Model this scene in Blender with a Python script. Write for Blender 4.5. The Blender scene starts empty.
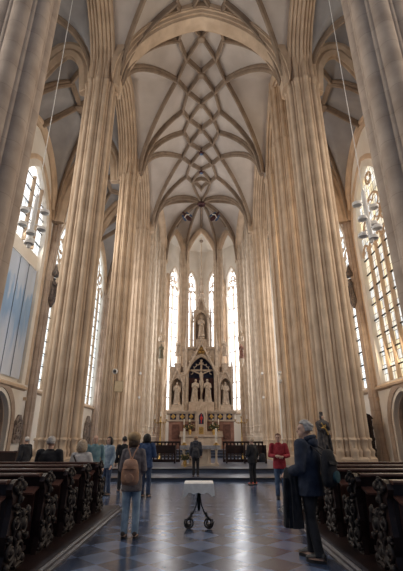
import bpy, math, random
from mathutils import Vector, Matrix
R = random.Random(7)
SC = bpy.context.scene
COL = SC.collection
PI = math.pi
sin, cos, sqrt = math.sin, math.cos, math.sqrt

# ------------------------------------------------------------------ materials
def mat(name, c1, c2=None, rough=0.75, metal=0.0, scale=3.0, bump=0.0, bscale=40.0, joints=0.0, jstep=0.8, spec=0.4, detail=5.0, lo=0.35, hi=0.65, tone=0.05):
    m = bpy.data.materials.new(name); m.use_nodes = True
    nt = m.node_tree; N = nt.nodes; L = nt.links
    b = N['Principled BSDF']
    b.inputs['Roughness'].default_value = rough
    b.inputs['Metallic'].default_value = metal
    b.inputs['Specular IOR Level'].default_value = spec
    tc = N.new('ShaderNodeTexCoord')
    col = None
    if c2 is not None:
        nz = N.new('ShaderNodeTexNoise'); nz.inputs['Scale'].default_value = scale; nz.inputs['Detail'].default_value = detail
        L.new(tc.outputs['Object'], nz.inputs['Vector'])
        rp = N.new('ShaderNodeValToRGB')
        rp.color_ramp.elements[0].position = lo; rp.color_ramp.elements[0].color = (*c1, 1)
        rp.color_ramp.elements[1].position = hi; rp.color_ramp.elements[1].color = (*c2, 1)
        L.new(nz.outputs['Fac'], rp.inputs['Fac'])
        col = rp.outputs['Color']
    else:
        b.inputs['Base Color'].default_value = (*c1, 1)
    if joints > 0:
        sp = N.new('ShaderNodeSeparateXYZ'); L.new(tc.outputs['Object'], sp.inputs[0])
        nz2 = N.new('ShaderNodeTexNoise'); nz2.inputs['Scale'].default_value = 0.9; L.new(tc.outputs['Object'], nz2.inputs['Vector'])
        d = N.new('ShaderNodeMath'); d.operation = 'DIVIDE'; d.inputs[1].default_value = jstep; L.new(sp.outputs['Z'], d.inputs[0])
        f = N.new('ShaderNodeMath'); f.operation = 'FRACT'; L.new(d.outputs[0], f.inputs[0])
        lt = N.new('ShaderNodeMath'); lt.operation = 'LESS_THAN'; lt.inputs[1].default_value = 0.022; L.new(f.outputs[0], lt.inputs[0])
        # each course its own tone
        fl = N.new('ShaderNodeMath'); fl.operation = 'FLOOR'; L.new(d.outputs[0], fl.inputs[0])
        wn = N.new('ShaderNodeTexWhiteNoise'); wn.noise_dimensions = '1D'; L.new(fl.outputs[0], wn.inputs['W'])
        v = N.new('ShaderNodeMapRange'); v.inputs['To Min'].default_value = 1.0-tone; v.inputs['To Max'].default_value = 1.0+tone; L.new(wn.outputs['Value'], v.inputs['Value'])
        jm = N.new('ShaderNodeMath'); jm.operation = 'MULTIPLY_ADD'; jm.inputs[1].default_value = -joints; L.new(lt.outputs[0], jm.inputs[0]); L.new(v.outputs[0], jm.inputs[2])
        hs = N.new('ShaderNodeHueSaturation'); L.new(jm.outputs[0], hs.inputs['Value']); L.new(col, hs.inputs['Color'])
        col = hs.outputs['Color']
    if col is not None:
        L.new(col, b.inputs['Base Color'])
    if bump > 0:
        nb = N.new('ShaderNodeTexNoise'); nb.inputs['Scale'].default_value = bscale; nb.inputs['Detail'].default_value = 4
        L.new(tc.outputs['Object'], nb.inputs['Vector'])
        bp = N.new('ShaderNodeBump'); bp.inputs['Strength'].default_value = bump; bp.inputs['Distance'].default_value = 0.02
        L.new(nb.outputs['Fac'], bp.inputs['Height']); L.new(bp.outputs['Normal'], b.inputs['Normal'])
    return m

def emit(name, c, s):
    m = bpy.data.materials.new(name); m.use_nodes = True
    b = m.node_tree.nodes['Principled BSDF']
    b.inputs['Base Color'].default_value = (*c, 1)
    b.inputs['Emission Color'].default_value = (*c, 1); b.inputs['Emission Strength'].default_value = s
    return m

def leaded(name, ca, cb, strength, axis='Y', bw=0.32, rh=0.62, mortar=0.025, dark=0.12, cells=1.6):
    """daylit leaded glass: brick pattern of quarries, tone changes between quarries"""
    m = bpy.data.materials.new(name); m.use_nodes = True
    nt = m.node_tree; N = nt.nodes; L = nt.links
    b = N['Principled BSDF']; b.inputs['Base Color'].default_value = (0.05, 0.05, 0.05, 1); b.inputs['Roughness'].default_value = 0.2
    tc = N.new('ShaderNodeTexCoord'); sp = N.new('ShaderNodeSeparateXYZ'); cb_ = N.new('ShaderNodeCombineXYZ')
    L.new(tc.outputs['Object'], sp.inputs[0]); L.new(sp.outputs[axis], cb_.inputs['X']); L.new(sp.outputs['Z'], cb_.inputs['Y'])
    br = N.new('ShaderNodeTexBrick'); br.offset = 0.0
    br.inputs['Scale'].default_value = 1.0; br.inputs['Mortar Size'].default_value = mortar
    br.inputs['Brick Width'].default_value = bw; br.inputs['Row Height'].default_value = rh
    br.inputs['Color1'].default_value = (*ca, 1); br.inputs['Color2'].default_value = (*cb, 1)
    br.inputs['Mortar'].default_value = tuple(x * dark for x in ca) + (1,)
    L.new(cb_.outputs[0], br.inputs['Vector'])
    nz = N.new('ShaderNodeTexNoise'); nz.inputs['Scale'].default_value = cells; L.new(cb_.outputs[0], nz.inputs['Vector'])
    mr = N.new('ShaderNodeMapRange'); mr.inputs['From Min'].default_value = 0.3; mr.inputs['From Max'].default_value = 0.7
    mr.inputs['To Min'].default_value = 0.6; mr.inputs['To Max'].default_value = 1.3; L.new(nz.outputs['Fac'], mr.inputs['Value'])
    mx = N.new('ShaderNodeMath'); mx.operation = 'MULTIPLY'; mx.inputs[1].default_value = strength; L.new(mr.outputs[0], mx.inputs[0])
    L.new(br.outputs['Color'], b.inputs['Emission Color']); L.new(mx.outputs[0], b.inputs['Emission Strength'])
    return m

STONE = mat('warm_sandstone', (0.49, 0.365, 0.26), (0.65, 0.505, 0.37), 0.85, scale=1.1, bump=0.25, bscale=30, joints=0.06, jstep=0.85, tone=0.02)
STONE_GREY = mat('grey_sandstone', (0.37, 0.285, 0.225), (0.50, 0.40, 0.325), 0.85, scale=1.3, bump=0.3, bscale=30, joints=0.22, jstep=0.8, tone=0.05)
STONE_PALE = mat('pale_limestone', (0.60, 0.49, 0.38), (0.74, 0.63, 0.51), 0.85, scale=2.2, bump=0.2, bscale=30)
RIB = mat('rib_sandstone', (0.235, 0.175, 0.13), (0.33, 0.25, 0.185), 0.85, scale=1.5, bump=0.2, bscale=30)
WEB = mat('vault_plaster', (0.50, 0.44, 0.395), (0.60, 0.535, 0.485), 0.9, scale=0.6, bump=0.1, bscale=12)
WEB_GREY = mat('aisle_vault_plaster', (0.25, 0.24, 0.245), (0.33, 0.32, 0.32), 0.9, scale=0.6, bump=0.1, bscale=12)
PLASTER = mat('white_plaster', (0.72, 0.67, 0.60), (0.82, 0.78, 0.71), 0.9, scale=0.7, bump=0.1, bscale=15)
WOOD = mat('dark_pew_oak', (0.012, 0.006, 0.006), (0.028, 0.013, 0.011), 0.38, scale=6, bump=0.15, bscale=60)
WOOD_TOP = mat('polished_pew_oak', (0.055, 0.024, 0.019), (0.10, 0.046, 0.036), 0.3, scale=8, bump=0.1, bscale=60)
CARVE = mat('carved_black_oak', (0.014, 0.009, 0.008), (0.036, 0.023, 0.019), 0.55, scale=9, bump=0.2, bscale=60)
IRON = mat('wrought_iron', (0.012, 0.012, 0.014), (0.03, 0.028, 0.03), 0.45, 0.8, scale=12)
GOLD = mat('old_gilding', (0.42, 0.26, 0.08), (0.62, 0.42, 0.16), 0.4, 0.8, scale=12)
LINEN = mat('white_linen', (0.72, 0.70, 0.68), (0.84, 0.82, 0.80), 0.9, scale=14, bump=0.1, bscale=120)
WAX = mat('candle_wax', (0.86, 0.82, 0.72), (0.92, 0.88, 0.80), 0.5, scale=9)
ALTAR_STONE = mat('carved_altar_stone', (0.42, 0.33, 0.26), (0.58, 0.475, 0.38), 0.8, scale=2.5, bump=0.3, bscale=18)
ALTAR_RED = mat('reddish_altar_marble', (0.24, 0.12, 0.09), (0.36, 0.20, 0.15), 0.5, scale=3, bump=0.1)
ALTAR_STATUE = mat('statue_stone', (0.48, 0.385, 0.30), (0.63, 0.525, 0.425), 0.7, scale=4, bump=0.2)
NIGHT = mat('painted_dark_blue', (0.010, 0.014, 0.04), (0.03, 0.035, 0.08), 0.7, scale=4)
WINE = mat('painted_wine_red', (0.05, 0.018, 0.022), (0.09, 0.035, 0.04), 0.7, scale=4)
RED = mat('red_enamel', (0.45, 0.02, 0.02), (0.6, 0.05, 0.04), 0.4)
SKIN = mat('skin', (0.55, 0.33, 0.24), (0.66, 0.42, 0.32), 0.55, scale=8)
WHITE_MET = mat('white_enamel', (0.75, 0.74, 0.72), (0.84, 0.83, 0.82), 0.4, scale=5)
DARK_GREY = mat('dark_grey_plastic', (0.03, 0.03, 0.035), (0.05, 0.05, 0.055), 0.5)

# ------------------------------------------------------------------ objects
def link(o, parent=None):
    COL.objects.link(o)
    if parent is not None: o.parent = parent
    return o

def tag(o, label=None, cat=None, group=None, kind=None):
    if label: o['label'] = label
    if cat: o['category'] = cat
    if group: o['group'] = group
    if kind: o['kind'] = kind
    return o

def empty(name, loc=(0, 0, 0), rz=0.0, label=None, cat=None, group=None, kind=None):
    o = bpy.data.objects.new(name, None); link(o)
    o.location = loc; o.rotation_euler = (0, 0, rz); o.empty_display_size = 0.2
    return tag(o, label, cat, group, kind)

def copy_tree(o, parent=None):
    c = o.copy(); COL.objects.link(c); c.parent = parent
    for ch in list(o.children): copy_tree(ch, c)
    return c

class G:
    """collects verts and faces and links them as one mesh object"""
    def __init__(s): s.v = []; s.f = []; s.xf = None
    def add(s, vs, fs):
        b = len(s.v)
        for p in vs:
            p = Vector(p)
            s.v.append(s.xf @ p if s.xf is not None else p)
        s.f.extend(tuple(b + i for i in f) for f in fs)
        return s
    def box(s, x0, x1, y0, y1, z0, z1):
        return s.add([(x0,y0,z0),(x1,y0,z0),(x1,y1,z0),(x0,y1,z0),(x0,y0,z1),(x1,y0,z1),(x1,y1,z1),(x0,y1,z1)],
                     [(0,3,2,1),(4,5,6,7),(0,1,5,4),(1,2,6,5),(2,3,7,6),(3,0,4,7)])
    def bar(s, p, q, w, d=None, up=(0,0,1)):
        """rectangular bar from p to q"""
        p, q = Vector(p), Vector(q); d = d or w
        t = (q - p).normalized(); u = Vector(up)
        if abs(t.dot(u)) > 0.95: u = Vector((0, 1, 0))
        a = t.cross(u).normalized() * (w / 2); b = t.cross(a).normalized() * (d / 2)
        vs = [p-a-b, p+a-b, p+a+b, p-a+b, q-a-b, q+a-b, q+a+b, q-a+b]
        return s.add(vs, [(0,3,2,1),(4,5,6,7),(0,1,5,4),(1,2,6,5),(2,3,7,6),(3,0,4,7)])
    def rings(s, rings, cap=True, closed=False):
        n = len(rings[0]); vs = [p for r in rings for p in r]; fs = []
        m = len(rings)
        for i in range(m if closed else m - 1):
            a, b = i * n, ((i + 1) % m) * n
            for j in range(n):
                k = (j + 1) % n
                fs.append((a + j, a + k, b + k, b + j))
        if cap and not closed:
            fs.append(tuple(reversed(range(n)))); fs.append(tuple(range((m - 1) * n, m * n)))
        return s.add(vs, fs)
    def lathe(s, prof, c=(0, 0, 0), n=16, sx=1, sy=1):
        c = Vector(c)
        return s.rings([[c + Vector((r * cos(2*PI*k/n) * sx, r * sin(2*PI*k/n) * sy, z)) for k in range(n)] for r, z in prof])
    def tube(s, path, r, n=8, ry=None, closed=False, up=(0, 0, 1)):
        path = [Vector(p) for p in path]; m = len(path); out = []; last = None
        for i, p in enumerate(path):
            if closed: t = path[(i+1) % m] - path[i-1]
            else: t = path[min(i+1, m-1)] - path[max(i-1, 0)]
            t.normalize()
            if last is None:
                u = Vector(up)
                if abs(t.dot(u)) > 0.9: u = Vector((0, 1, 0))
                a = t.cross(u).normalized()
            else:
                a = (last - t * last.dot(t)).normalized()
            last = a; b = t.cross(a)
            rr = r(i / max(m-1, 1)) if callable(r) else (r[i] if isinstance(r, (list, tuple)) else r)
            r2 = rr if ry is None else (ry(i / max(m-1, 1)) if callable(ry) else (ry[i] if isinstance(ry, (list, tuple)) else ry))
            out.append([p + a * (rr * cos(2*PI*k/n)) + b * (r2 * sin(2*PI*k/n)) for k in range(n)])
        return s.rings(out, closed=closed)
    def sweep(s, path, prof, nrm=None, normals=None, closed=False, cap=True):
        """profile (a, b): a sideways, b along the given normal"""
        path = [Vector(p) for p in path]; m = len(path); out = []
        for i, p in enumerate(path):
            t = (path[(i+1) % m] - path[i-1]) if closed else (path[min(i+1, m-1)] - path[max(i-1, 0)])
            t.normalize()
            u = Vector(normals[i]) if normals else Vector(nrm)
            u = (u - t * u.dot(t)).normalized(); a = t.cross(u)
            out.append([p + a * x + u * y for x, y in prof])
        return s.rings(out, cap=cap, closed=closed)
    def prism(s, poly, d0, d1, plane='XZ'):
        """extrude a polygon; plane XZ -> along y, YZ -> along x, XY -> along z"""
        n = len(poly)
        mk = {'XZ': lambda a, b, d: (a, d, b), 'YZ': lambda a, b, d: (d, a, b), 'XY': lambda a, b, d: (a, b, d)}[plane]
        vs = [mk(a, b, d0) for a, b in poly] + [mk(a, b, d1) for a, b in poly]
        fs = [tuple(range(n)), tuple(reversed(range(n, 2*n)))] + [(i, i+n, (i+1) % n + n, (i+1) % n) for i in range(n)]
        return s.add(vs, fs)
    def ball(s, c, rx, ry=None, rz=None, n=12, m=8, rot=None):
        ry = ry or rx; rz = rz or rx; c = Vector(c)
        vs = [(0, 0, -rz)]; fs = []
        for i in range(1, m):
            a = -PI/2 + PI * i / m
            for k in range(n):
                vs.append((rx*cos(a)*cos(2*PI*k/n), ry*cos(a)*sin(2*PI*k/n), rz*sin(a)))
        vs.append((0, 0, rz))
        for k in range(n): fs.append((0, 1+(k+1) % n, 1+k))
        for i in range(m-2):
            for k in range(n):
                a = 1+i*n+k; b = 1+i*n+(k+1) % n; fs.append((a, b, b+n, a+n))
        t = len(vs)-1; o = 1+(m-2)*n
        for k in range(n): fs.append((o+k, o+(k+1) % n, t))
        vs = [Vector(p) for p in vs]
        if rot is not None: vs = [rot @ p for p in vs]
        return s.add([c + p for p in vs], fs)
    def build(s, name, m, parent=None, smooth=40, **kw):
        me = bpy.data.meshes.new(name)
        me.from_pydata([tuple(p) for p in s.v], [], s.f)
        me.update()
        import bmesh
        bm = bmesh.new(); bm.from_mesh(me)
        bmesh.ops.recalc_face_normals(bm, faces=bm.faces); bm.to_mesh(me); bm.free()
        if smooth:
            for p in me.polygons: p.use_smooth = True
            me.set_sharp_from_angle(angle=math.radians(smooth))
        ms = m if isinstance(m, (list, tuple)) else [m]
        for x in ms: me.materials.append(x)
        o = bpy.data.objects.new(name, me); link(o, parent)
        return tag(o, **kw) if kw else o

# ------------------------------------------------------------------ pointed arches
def arch_z(t, half, rise):
    t = min(abs(t), half)
    c = (rise*rise - half*half) / (2*half); r = half + c
    return sqrt(max(0.0, r*r - (t + c)**2))

def arch_pts(half, rise, n=14):
    """(t, z) from -half to half, denser near the springing"""
    c = (rise*rise - half*half) / (2*half); r = half + c
    a1 = math.atan2(rise, c) if c > 0 else math.acos(max(-1, min(1, c / r)))
    right = [(r*cos(a1*i/n) - c, r*sin(a1*i/n)) for i in range(n+1)]
    right[-1] = (0.0, rise)
    return [(-x, z) for x, z in right] + [(x, z) for x, z in reversed(right[:-1])]

# ------------------------------------------------------------------ the place's measures
XN = 4.9            # half width of the nave to the pier springers
PX = 5.65           # pier axis
BAY = 8.35
Y0, Y1, Y2, Y3 = 17.0 - BAY, 17.0, 17.0 + BAY, 17.0 + 2*BAY
SPR, RISE = 20.3, 6.4
XW = 11.0           # outer aisle walls
P2 = (4.25, 40.5); P3 = (1.92, 42.2); KEY = (0.0, 37.8)

def zb(x): return SPR + arch_z(x, XN, RISE)
def vault_z(x, v):
    return zb(min(abs(x), max(0.0, XN - 0.75*min(abs(v), BAY/2))))
# ------------------------------------------------------------------ floor
def floor_material():
    m = bpy.data.materials.new('slate_and_marble_checker'); m.use_nodes = True
    nt = m.node_tree; N = nt.nodes; L = nt.links; b = N['Principled BSDF']
    tc = N.new('ShaderNodeTexCoord')
    mp = N.new('ShaderNodeMapping'); mp.inputs['Rotation'].default_value = (0, 0, PI/4); L.new(tc.outputs['Object'], mp.inputs['Vector'])
    ck = N.new('ShaderNodeTexChecker'); ck.inputs['Scale'].default_value = 2.05
    ck.inputs['Color1'].default_value = (0.115, 0.162, 0.275, 1); ck.inputs['Color2'].default_value = (0.032, 0.050, 0.098, 1)
    L.new(mp.outputs[0], ck.inputs['Vector'])
    nz = N.new('ShaderNodeTexNoise'); nz.inputs['Scale'].default_value = 2.2; nz.inputs['Detail'].default_value = 6; L.new(tc.outputs['Object'], nz.inputs['Vector'])
    mr = N.new('ShaderNodeMapRange'); mr.inputs['To Min'].default_value = 0.55; mr.inputs['To Max'].default_value = 1.45; L.new(nz.outputs['Fac'], mr.inputs['Value'])
    hs = N.new('ShaderNodeHueSaturation'); L.new(mr.outputs[0], hs.inputs['Value']); L.new(ck.outputs['Color'], hs.inputs['Color'])
    L.new(hs.outputs['Color'], b.inputs['Base Color'])
    r = N.new('ShaderNodeMapRange'); r.inputs['To Min'].default_value = 0.10; r.inputs['To Max'].default_value = 0.34
    n2 = N.new('ShaderNodeTexNoise'); n2.inputs['Scale'].default_value = 5; n2.inputs['Detail'].default_value = 4; L.new(tc.outputs['Object'], n2.inputs['Vector'])
    L.new(n2.outputs['Fac'], r.inputs['Value']); L.new(r.outputs[0], b.inputs['Roughness'])
    b.inputs['Specular IOR Level'].default_value = 0.75
    bp = N.new('ShaderNodeBump'); bp.inputs['Strength'].default_value = 0.035; bp.inputs['Distance'].default_value = 0.02
    n3 = N.new('ShaderNodeTexNoise'); n3.inputs['Scale'].default_value = 3.5; L.new(tc.outputs['Object'], n3.inputs['Vector'])
    L.new(n3.outputs['Fac'], bp.inputs['Height']); L.new(bp.outputs['Normal'], b.inputs['Normal'])
    return m
FLOOR = floor_material()
STEP = mat('black_step_stone', (0.014, 0.015, 0.022), (0.03, 0.033, 0.045), 0.3, scale=3, bump=0.1, spec=0.6)
CHANCEL = mat('chancel_slabs', (0.06, 0.075, 0.12), (0.11, 0.135, 0.20), 0.28, scale=2.2, bump=0.1, spec=0.6)

fl = G().box(-XW-0.6, XW+0.6, -7, 48.5, -0.3, 0.0).build('floor', FLOOR, smooth=0, kind='structure')
# two broad steps up to the crossing, then three to the high altar
def step(n, y, z0, z1, hx=4.55, back=46.0, m=None):
    g = G().box(-hx, hx, y, back, z0, z1); g.build('floor_step', m or CHANCEL, smooth=0, kind='structure')
    G().box(-hx, hx, y-0.05, y+0.32, z1-0.045, z1+0.012).build('trim_%d' % n, STEP, smooth=0, kind='structure')
step(1, 17.3, 0.0, 0.135)
step(2, 19.75, 0.135, 0.31)
step(3, 31.0, 0.31, 0.47, hx=3.9)
step(4, 32.0, 0.47, 0.63, hx=3.7)
step(5, 33.0, 0.63, 0.80, hx=3.5)

# ------------------------------------------------------------------ piers
def union_profile(circles, n):
    out = []
    for k in range(n):
        a = 2*PI*k/n; d = (cos(a), sin(a)); best = 0
        for cx, cy, r in circles:
            b = cx*d[0] + cy*d[1]; q = r*r - (cx*cx + cy*cy - b*b)
            if q >= 0: best = max(best, b + sqrt(q))
        out.append((best*d[0], best*d[1]))
    return out

def cluster(core, big, nbig, small, scale=1.0, rot=0.0):
    cs = [(0, 0, core)]
    rb, Rb = big
    for i in range(nbig):
        a = 2*PI*(i + rot)/nbig
        cs.append((Rb*cos(a), Rb*sin(a), rb))
        for off, rs, Rs in small:
            for sgn in (-1, 1):
                b = a + sgn*off*2*PI/nbig
                cs.append((Rs*cos(b), Rs*sin(b), rs))
    return [(x*scale, y*scale, r*scale) for x, y, r in cs]

CL_FLUTED = cluster(0.60, (0.135, 0.790), 11, [(0.33, 0.040, 0.70), (0.5, 0.085, 0.735)], rot=0.25)
CL_ROUND = cluster(0.66, (0.27, 0.655), 8, [(0.37, 0.04, 0.76), (0.5, 0.085, 0.735)], rot=0.5)

def pier_mesh(circles, ztop, zbase, scale, m, root, n=240, oct_r=1.07):
    top = 27.6
    prof = union_profile([(a*scale, b*scale, c*scale) for a, b, c in circles], n)
    g = G(); zs = [zbase] + [zbase + (top - zbase)*i/8 for i in range(1, 9)]
    g.rings([[(x, y, z) for x, y in prof] for z in zs])
    g.build('clustered_shaft', m, root, smooth=50)
    # moulded base: the shafts flare, ring and die into an octagonal plinth
    b = G()
    def ring(k, z): return [(x*k, y*k, z) for x, y in prof]
    b.rings([ring(1.0, zbase+0.16), ring(1.07, zbase+0.13), ring(1.09, zbase+0.07), ring(1.04, zbase+0.02),
             ring(1.04, zbase-0.22), ring(1.12, zbase-0.28), ring(1.14, zbase-0.36), ring(1.10, zbase-0.45), ring(1.14, zbase-0.62)])
    b.build('base_moulding', m, root, smooth=50)
    p = G(); o = oct_r*scale
    def oc(r, z): return [(r*cos(PI/8 + k*PI/4), r*sin(PI/8 + k*PI/4), z) for k in range(8)]
    p.rings([oc(o*1.1, 0), oc(o*1.1, zbase-0.80), oc(o*1.03, zbase-0.72), oc(o*1.03, zbase-0.60), oc(o*0.96, zbase-0.52)])
    p.build('plinth', m, root, smooth=0)
    # the ring of little caps from which the ribs part
    c = G(); c.rings([ring(1.0, ztop-0.34), ring(1.06, ztop-0.24), ring(1.06, ztop-0.14), ring(1.10, ztop-0.08), ring(1.10, ztop+0.02), ring(1.0, ztop+0.12)])
    c.build('springer', m, root, smooth=50)

def pier(x, y, label, circles=CL_FLUTED, scale=1.0, m=STONE, z=0.0, ztop=SPR, zbase=1.46, rz=0.0, like=None, group='clustered piers of the arcade'):
    if like is not None:
        r = copy_tree(like); r.location = (x, y, z); r.rotation_euler = (0, 0, rz); r['label'] = label
        return r
    r = empty('stone_pier', (x, y, z), rz, label, 'pier', group, 'structure')
    pier_mesh(circles, ztop - z, zbase, scale, m, r)
    return r

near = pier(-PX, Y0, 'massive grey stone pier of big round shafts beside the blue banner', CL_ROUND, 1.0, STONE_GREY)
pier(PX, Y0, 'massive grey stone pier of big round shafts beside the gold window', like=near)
main = pier(-PX-0.08, Y1, 'fluted sandstone pier rising behind the seated white-haired man', CL_FLUTED, 0.93)
pier(PX+0.13, Y1, 'fluted sandstone pier with the dark priest statue at its foot', CL_FLUTED, 1.02)
pier(PX+0.12, 21.6, 'sandstone pier just behind the one with the priest statue', like=main, rz=0.3)
ch = pier(-PX+0.12, Y2, 'choir pier carrying the small beige notice behind the blond woman', CL_FLUTED, 0.80, STONE, 0.0, rz=0.1)
pier(PX, Y2, 'choir pier rising behind the person in the red jacket', like=ch)
pier(-PX, Y3, 'inner choir pier seen over the man in the blue jacket', like=ch, rz=0.4)
pier(PX, Y3, 'inner choir pier seen over the blond visitor in red shoes', like=ch, rz=0.4)
slim = pier(-P2[0]-0.35, P2[1], 'apse pier with the pale niche saint, flanking the altar', CL_FLUTED, 0.72, STONE_PALE, zbase=2.6, group='piers around the apse')
pier(P2[0]+0.35, P2[1], 'apse pier with the red-robed niche saint, flanking the altar', like=slim)
pier(-5.4, 37.0, 'slender pier in the choir corner beside the painted niche saint', like=slim); pier(5.4, 37.0, 'slender pier in the choir corner beside the red-robed niche saint', like=slim)
slim2 = pier(-P3[0], P3[1], 'slim apse pier behind the altar on the Mary side', CL_FLUTED, 0.56, STONE_PALE, zbase=2.6, group='piers around the apse')
pier(P3[0], P3[1], 'slim apse pier behind the altar on the bearded saint side', like=slim2)

# ------------------------------------------------------------------ vaults
RIBP = [(-0.17, 0.05), (-0.17, -0.10), (-0.10, -0.20), (-0.13, -0.30), (-0.06, -0.46), (0.06, -0.46), (0.13, -0.30), (0.10, -0.20), (0.17, -0.10), (0.17, 0.05)]
def scaled(p, k): return [(a*k, b*k) for a, b in p]

def add_rib(pts, parent, k=0.82, m=RIB, name='vault_rib'):
    g = G(); g.sweep(pts, scaled(RIBP, k), nrm=(0, 0, 1)); return g.build(name, m, parent, smooth=30)

def plan_line(pts, n):
    out = []
    for (a, b), (c, d) in zip(pts, pts[1:]):
        m = max(1, n)
        for i in range(m): out.append((a + (c-a)*i/m, b + (d-b)*i/m))
    out.append(pts[-1]); return out

def net_bay(ya, yb, name):
    root = G()
    nx, ny = 72, 48; xe = 5.35
    vs = []; fs = []
    for j in range(ny+1):
        y = ya + (yb-ya)*j/ny; v = min(y-ya, yb-y)
        for i in range(nx+1):
            x = -xe + 2*xe*i/nx; vs.append((x, y, vault_z(x, v)))
    for j in range(ny):
        for i in range(nx):
            a = j*(nx+1)+i; fs.append((a, a+1, a+nx+2, a+nx+1))
    root.add(vs, fs); o = root.build(name, WEB, smooth=60, kind='structure')
    mid = (ya+yb)/2
    for yp, d in ((ya, 1), (yb, -1)):
        Z = lambda x, y: vault_z(x, abs(y-yp))
        for s in (-1, 1):
            C = (s*1.75, mid); D = (s*1.5, yp+d*1.15); I0 = (s*1.0, yp); I2 = (s*1.03, yp+d*2.78); N1 = (0, yp+d*1.39); N3 = (0, mid)
            S = (s*XN*0.995, yp)
            for line, n in (([S, C], 16), ([C, I2, N1, (-s*1.0, yp)], 4), ([S, D, I2, N3], 10), ([D, I0], 3)):
                pts = [(x, y, Z(x, y)) for x, y in plan_line(line, n)]
                add_rib(pts, o)
    return o

cn = net_bay(Y0, Y1, 'ceiling_nave'); c1 = net_bay(Y1, Y2, 'ceiling_choir'); c2 = net_bay(Y2, Y3, 'ceiling_sanctuary')
# painted bosses where the ribs cross above the altar
def boss(y, z, r, m, parent, m2=None):
    g = G(); g.lathe([(r*0.6, 0.08), (r, 0.0), (r, -0.10), (r*0.8, -0.16), (r*0.35, -0.18)], (0, y, z), 16); b = g.build('roof_boss', m, parent)
    if m2: G().lathe([(r*0.55, -0.16), (r*0.5, -0.22), (r*0.2, -0.24)], (0, y, z), 12).build('painted_shield', m2, b)
BLUE_SH = mat('painted_blue_shield', (0.05, 0.10, 0.22), (0.12, 0.2, 0.36), 0.6)
for yy, mm, pp in ((Y1+1.39, None, c1), ((Y1+Y2)/2, None, c1), (Y2-1.39, None, c1), (Y2+1.39, None, c2), ((Y2+Y3)/2, BLUE_SH, c2), (Y3-1.39, BLUE_SH, c2)):
    boss(yy, vault_z(0, 0)-0.36, 0.24, RIB if not mm else WINE, pp, mm)

# apse vault: webs from the key to the arches round the altar
APSE = [(-XN, Y3), (-P2[0], P2[1]), (-P3[0], P3[1]), (P3[0], P3[1]), (P2[0], P2[1]), (XN, Y3)]
RISES = [4.6, 4.3, 4.9, 4.3, 4.6]
ZK = zb(0) - 0.1
def side_pt(i, t):
    (ax, ay), (bx, by) = APSE[i], APSE[(i+1) % 6]
    x, y = ax + (bx-ax)*t, ay + (by-ay)*t
    if i == 5: return x, y, zb(x)
    h = sqrt((bx-ax)**2 + (by-ay)**2)/2
    return x, y, SPR + arch_z((t-0.5)*2*h, h, RISES[i]) + 0.25
def web_pt(i, t, u):
    x, y, z = side_pt(i, t)
    return (KEY[0]+(x-KEY[0])*u, KEY[1]+(y-KEY[1])*u, z + (ZK-z)*sqrt(max(0, 1-u**2.0)))
ga = G()
for i in range(6):
    nt_, nu = 20, 20; vs = []; fs = []
    for a in range(nt_+1):
        for b in range(nu+1): vs.append(web_pt(i, a/nt_, b/nu))
    for a in range(nt_):
        for b in range(nu):
            k = a*(nu+1)+b; fs.append((k, k+1, k+nu+2, k+nu+1))
    ga.add(vs, fs)
ap = ga.build('ceiling_apse', WEB, smooth=50, kind='structure')
for i in range(6): add_rib([web_pt(i, 0, u/14) for u in range(15)], ap, 0.9)
for s in (-1, 1):
    add_rib([web_pt(5, 0.5+s*0.10*u/6, 1-u*0.0) for u in range(1)] + [web_pt(5, 0.5 + s*0.1*(1-u/6), 1 - 0.45*u/6) for u in range(7)], ap, 0.8)
    add_rib([web_pt(5, 0.5 + s*(0.1+0.06*u/6), 1 - u/6*0.97) for u in range(7)], ap, 0.8)
for i in (0, 1, 2, 3, 4):
    add_rib([web_pt(i, 0.5, 0.02 + u/10*0.95) for u in range(11)], ap, 0.75)
g = G(); g.lathe([(0.34, 0.0), (0.46, -0.10), (0.46, -0.26), (0.36, -0.34), (0.26, -0.34), (0.24, -0.16)], (KEY[0], KEY[1], ZK-0.28), 20); g.build('key_ring', WINE, ap)

# arches
def arch_wall(g, half, rise, spring, f, top, d0, d1, n=18):
    """spandrel between a pointed intrados and top(t); f(t, z, d) -> world"""
    pts = arch_pts(half, rise, n)
    vs = []; fs = []
    for t, z in pts:
        zt = max(top(t), spring+z+0.05)
        vs += [f(t, spring+z, d0), f(t, zt, d0), f(t, zt, d1), f(t, spring+z, d1)]
    for i in range(len(pts)-1):
        a, b = i*4, i*4+4
        for j in range(4): fs.append((a+j, a+(j+1) % 4, b+(j+1) % 4, b+j))
    g.add(vs, fs)

def arch_band(g, half, rise, spring, f, offs, prof, n=18, down=0.0, taper=None):
    """moulding along an arch: profile (radial outwards, depth)"""
    pts = arch_pts(half, rise, n); rings = []
    if down > 0: pts = [(-half, -down)] + pts + [(half, -down)]
    for i, (t, z) in enumerate(pts):
        a = pts[max(i-1, 0)]; b = pts[min(i+1, len(pts)-1)]
        tx, tz = b[0]-a[0], b[1]-a[1]; l = sqrt(tx*tx+tz*tz) or 1
        nx_, nz_ = -tz/l, tx/l     # outwards for a path from left to right
        if i == len(pts)//2: nx_, nz_ = 0, 1
        k = 1.0 if not taper else taper + (1-taper)*min(1.0, z/(rise*0.55))**0.7
        rings.append([f(t + nx_*p*k, spring + z + nz_*p*k, q*(0.6+0.4*k)) for p, q in prof])
    g.rings(rings)

MOULD = [(0.0, -0.40), (0.0, 0.40), (0.16, 0.46), (0.14, 0.56), (0.30, 0.62), (0.30, 0.72), (0.62, 0.80), (0.95, 0.80), (0.95, -0.80), (0.62, -0.80), (0.30, -0.72), (0.30, -0.62), (0.14, -0.56), (0.16, -0.46)]
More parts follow.
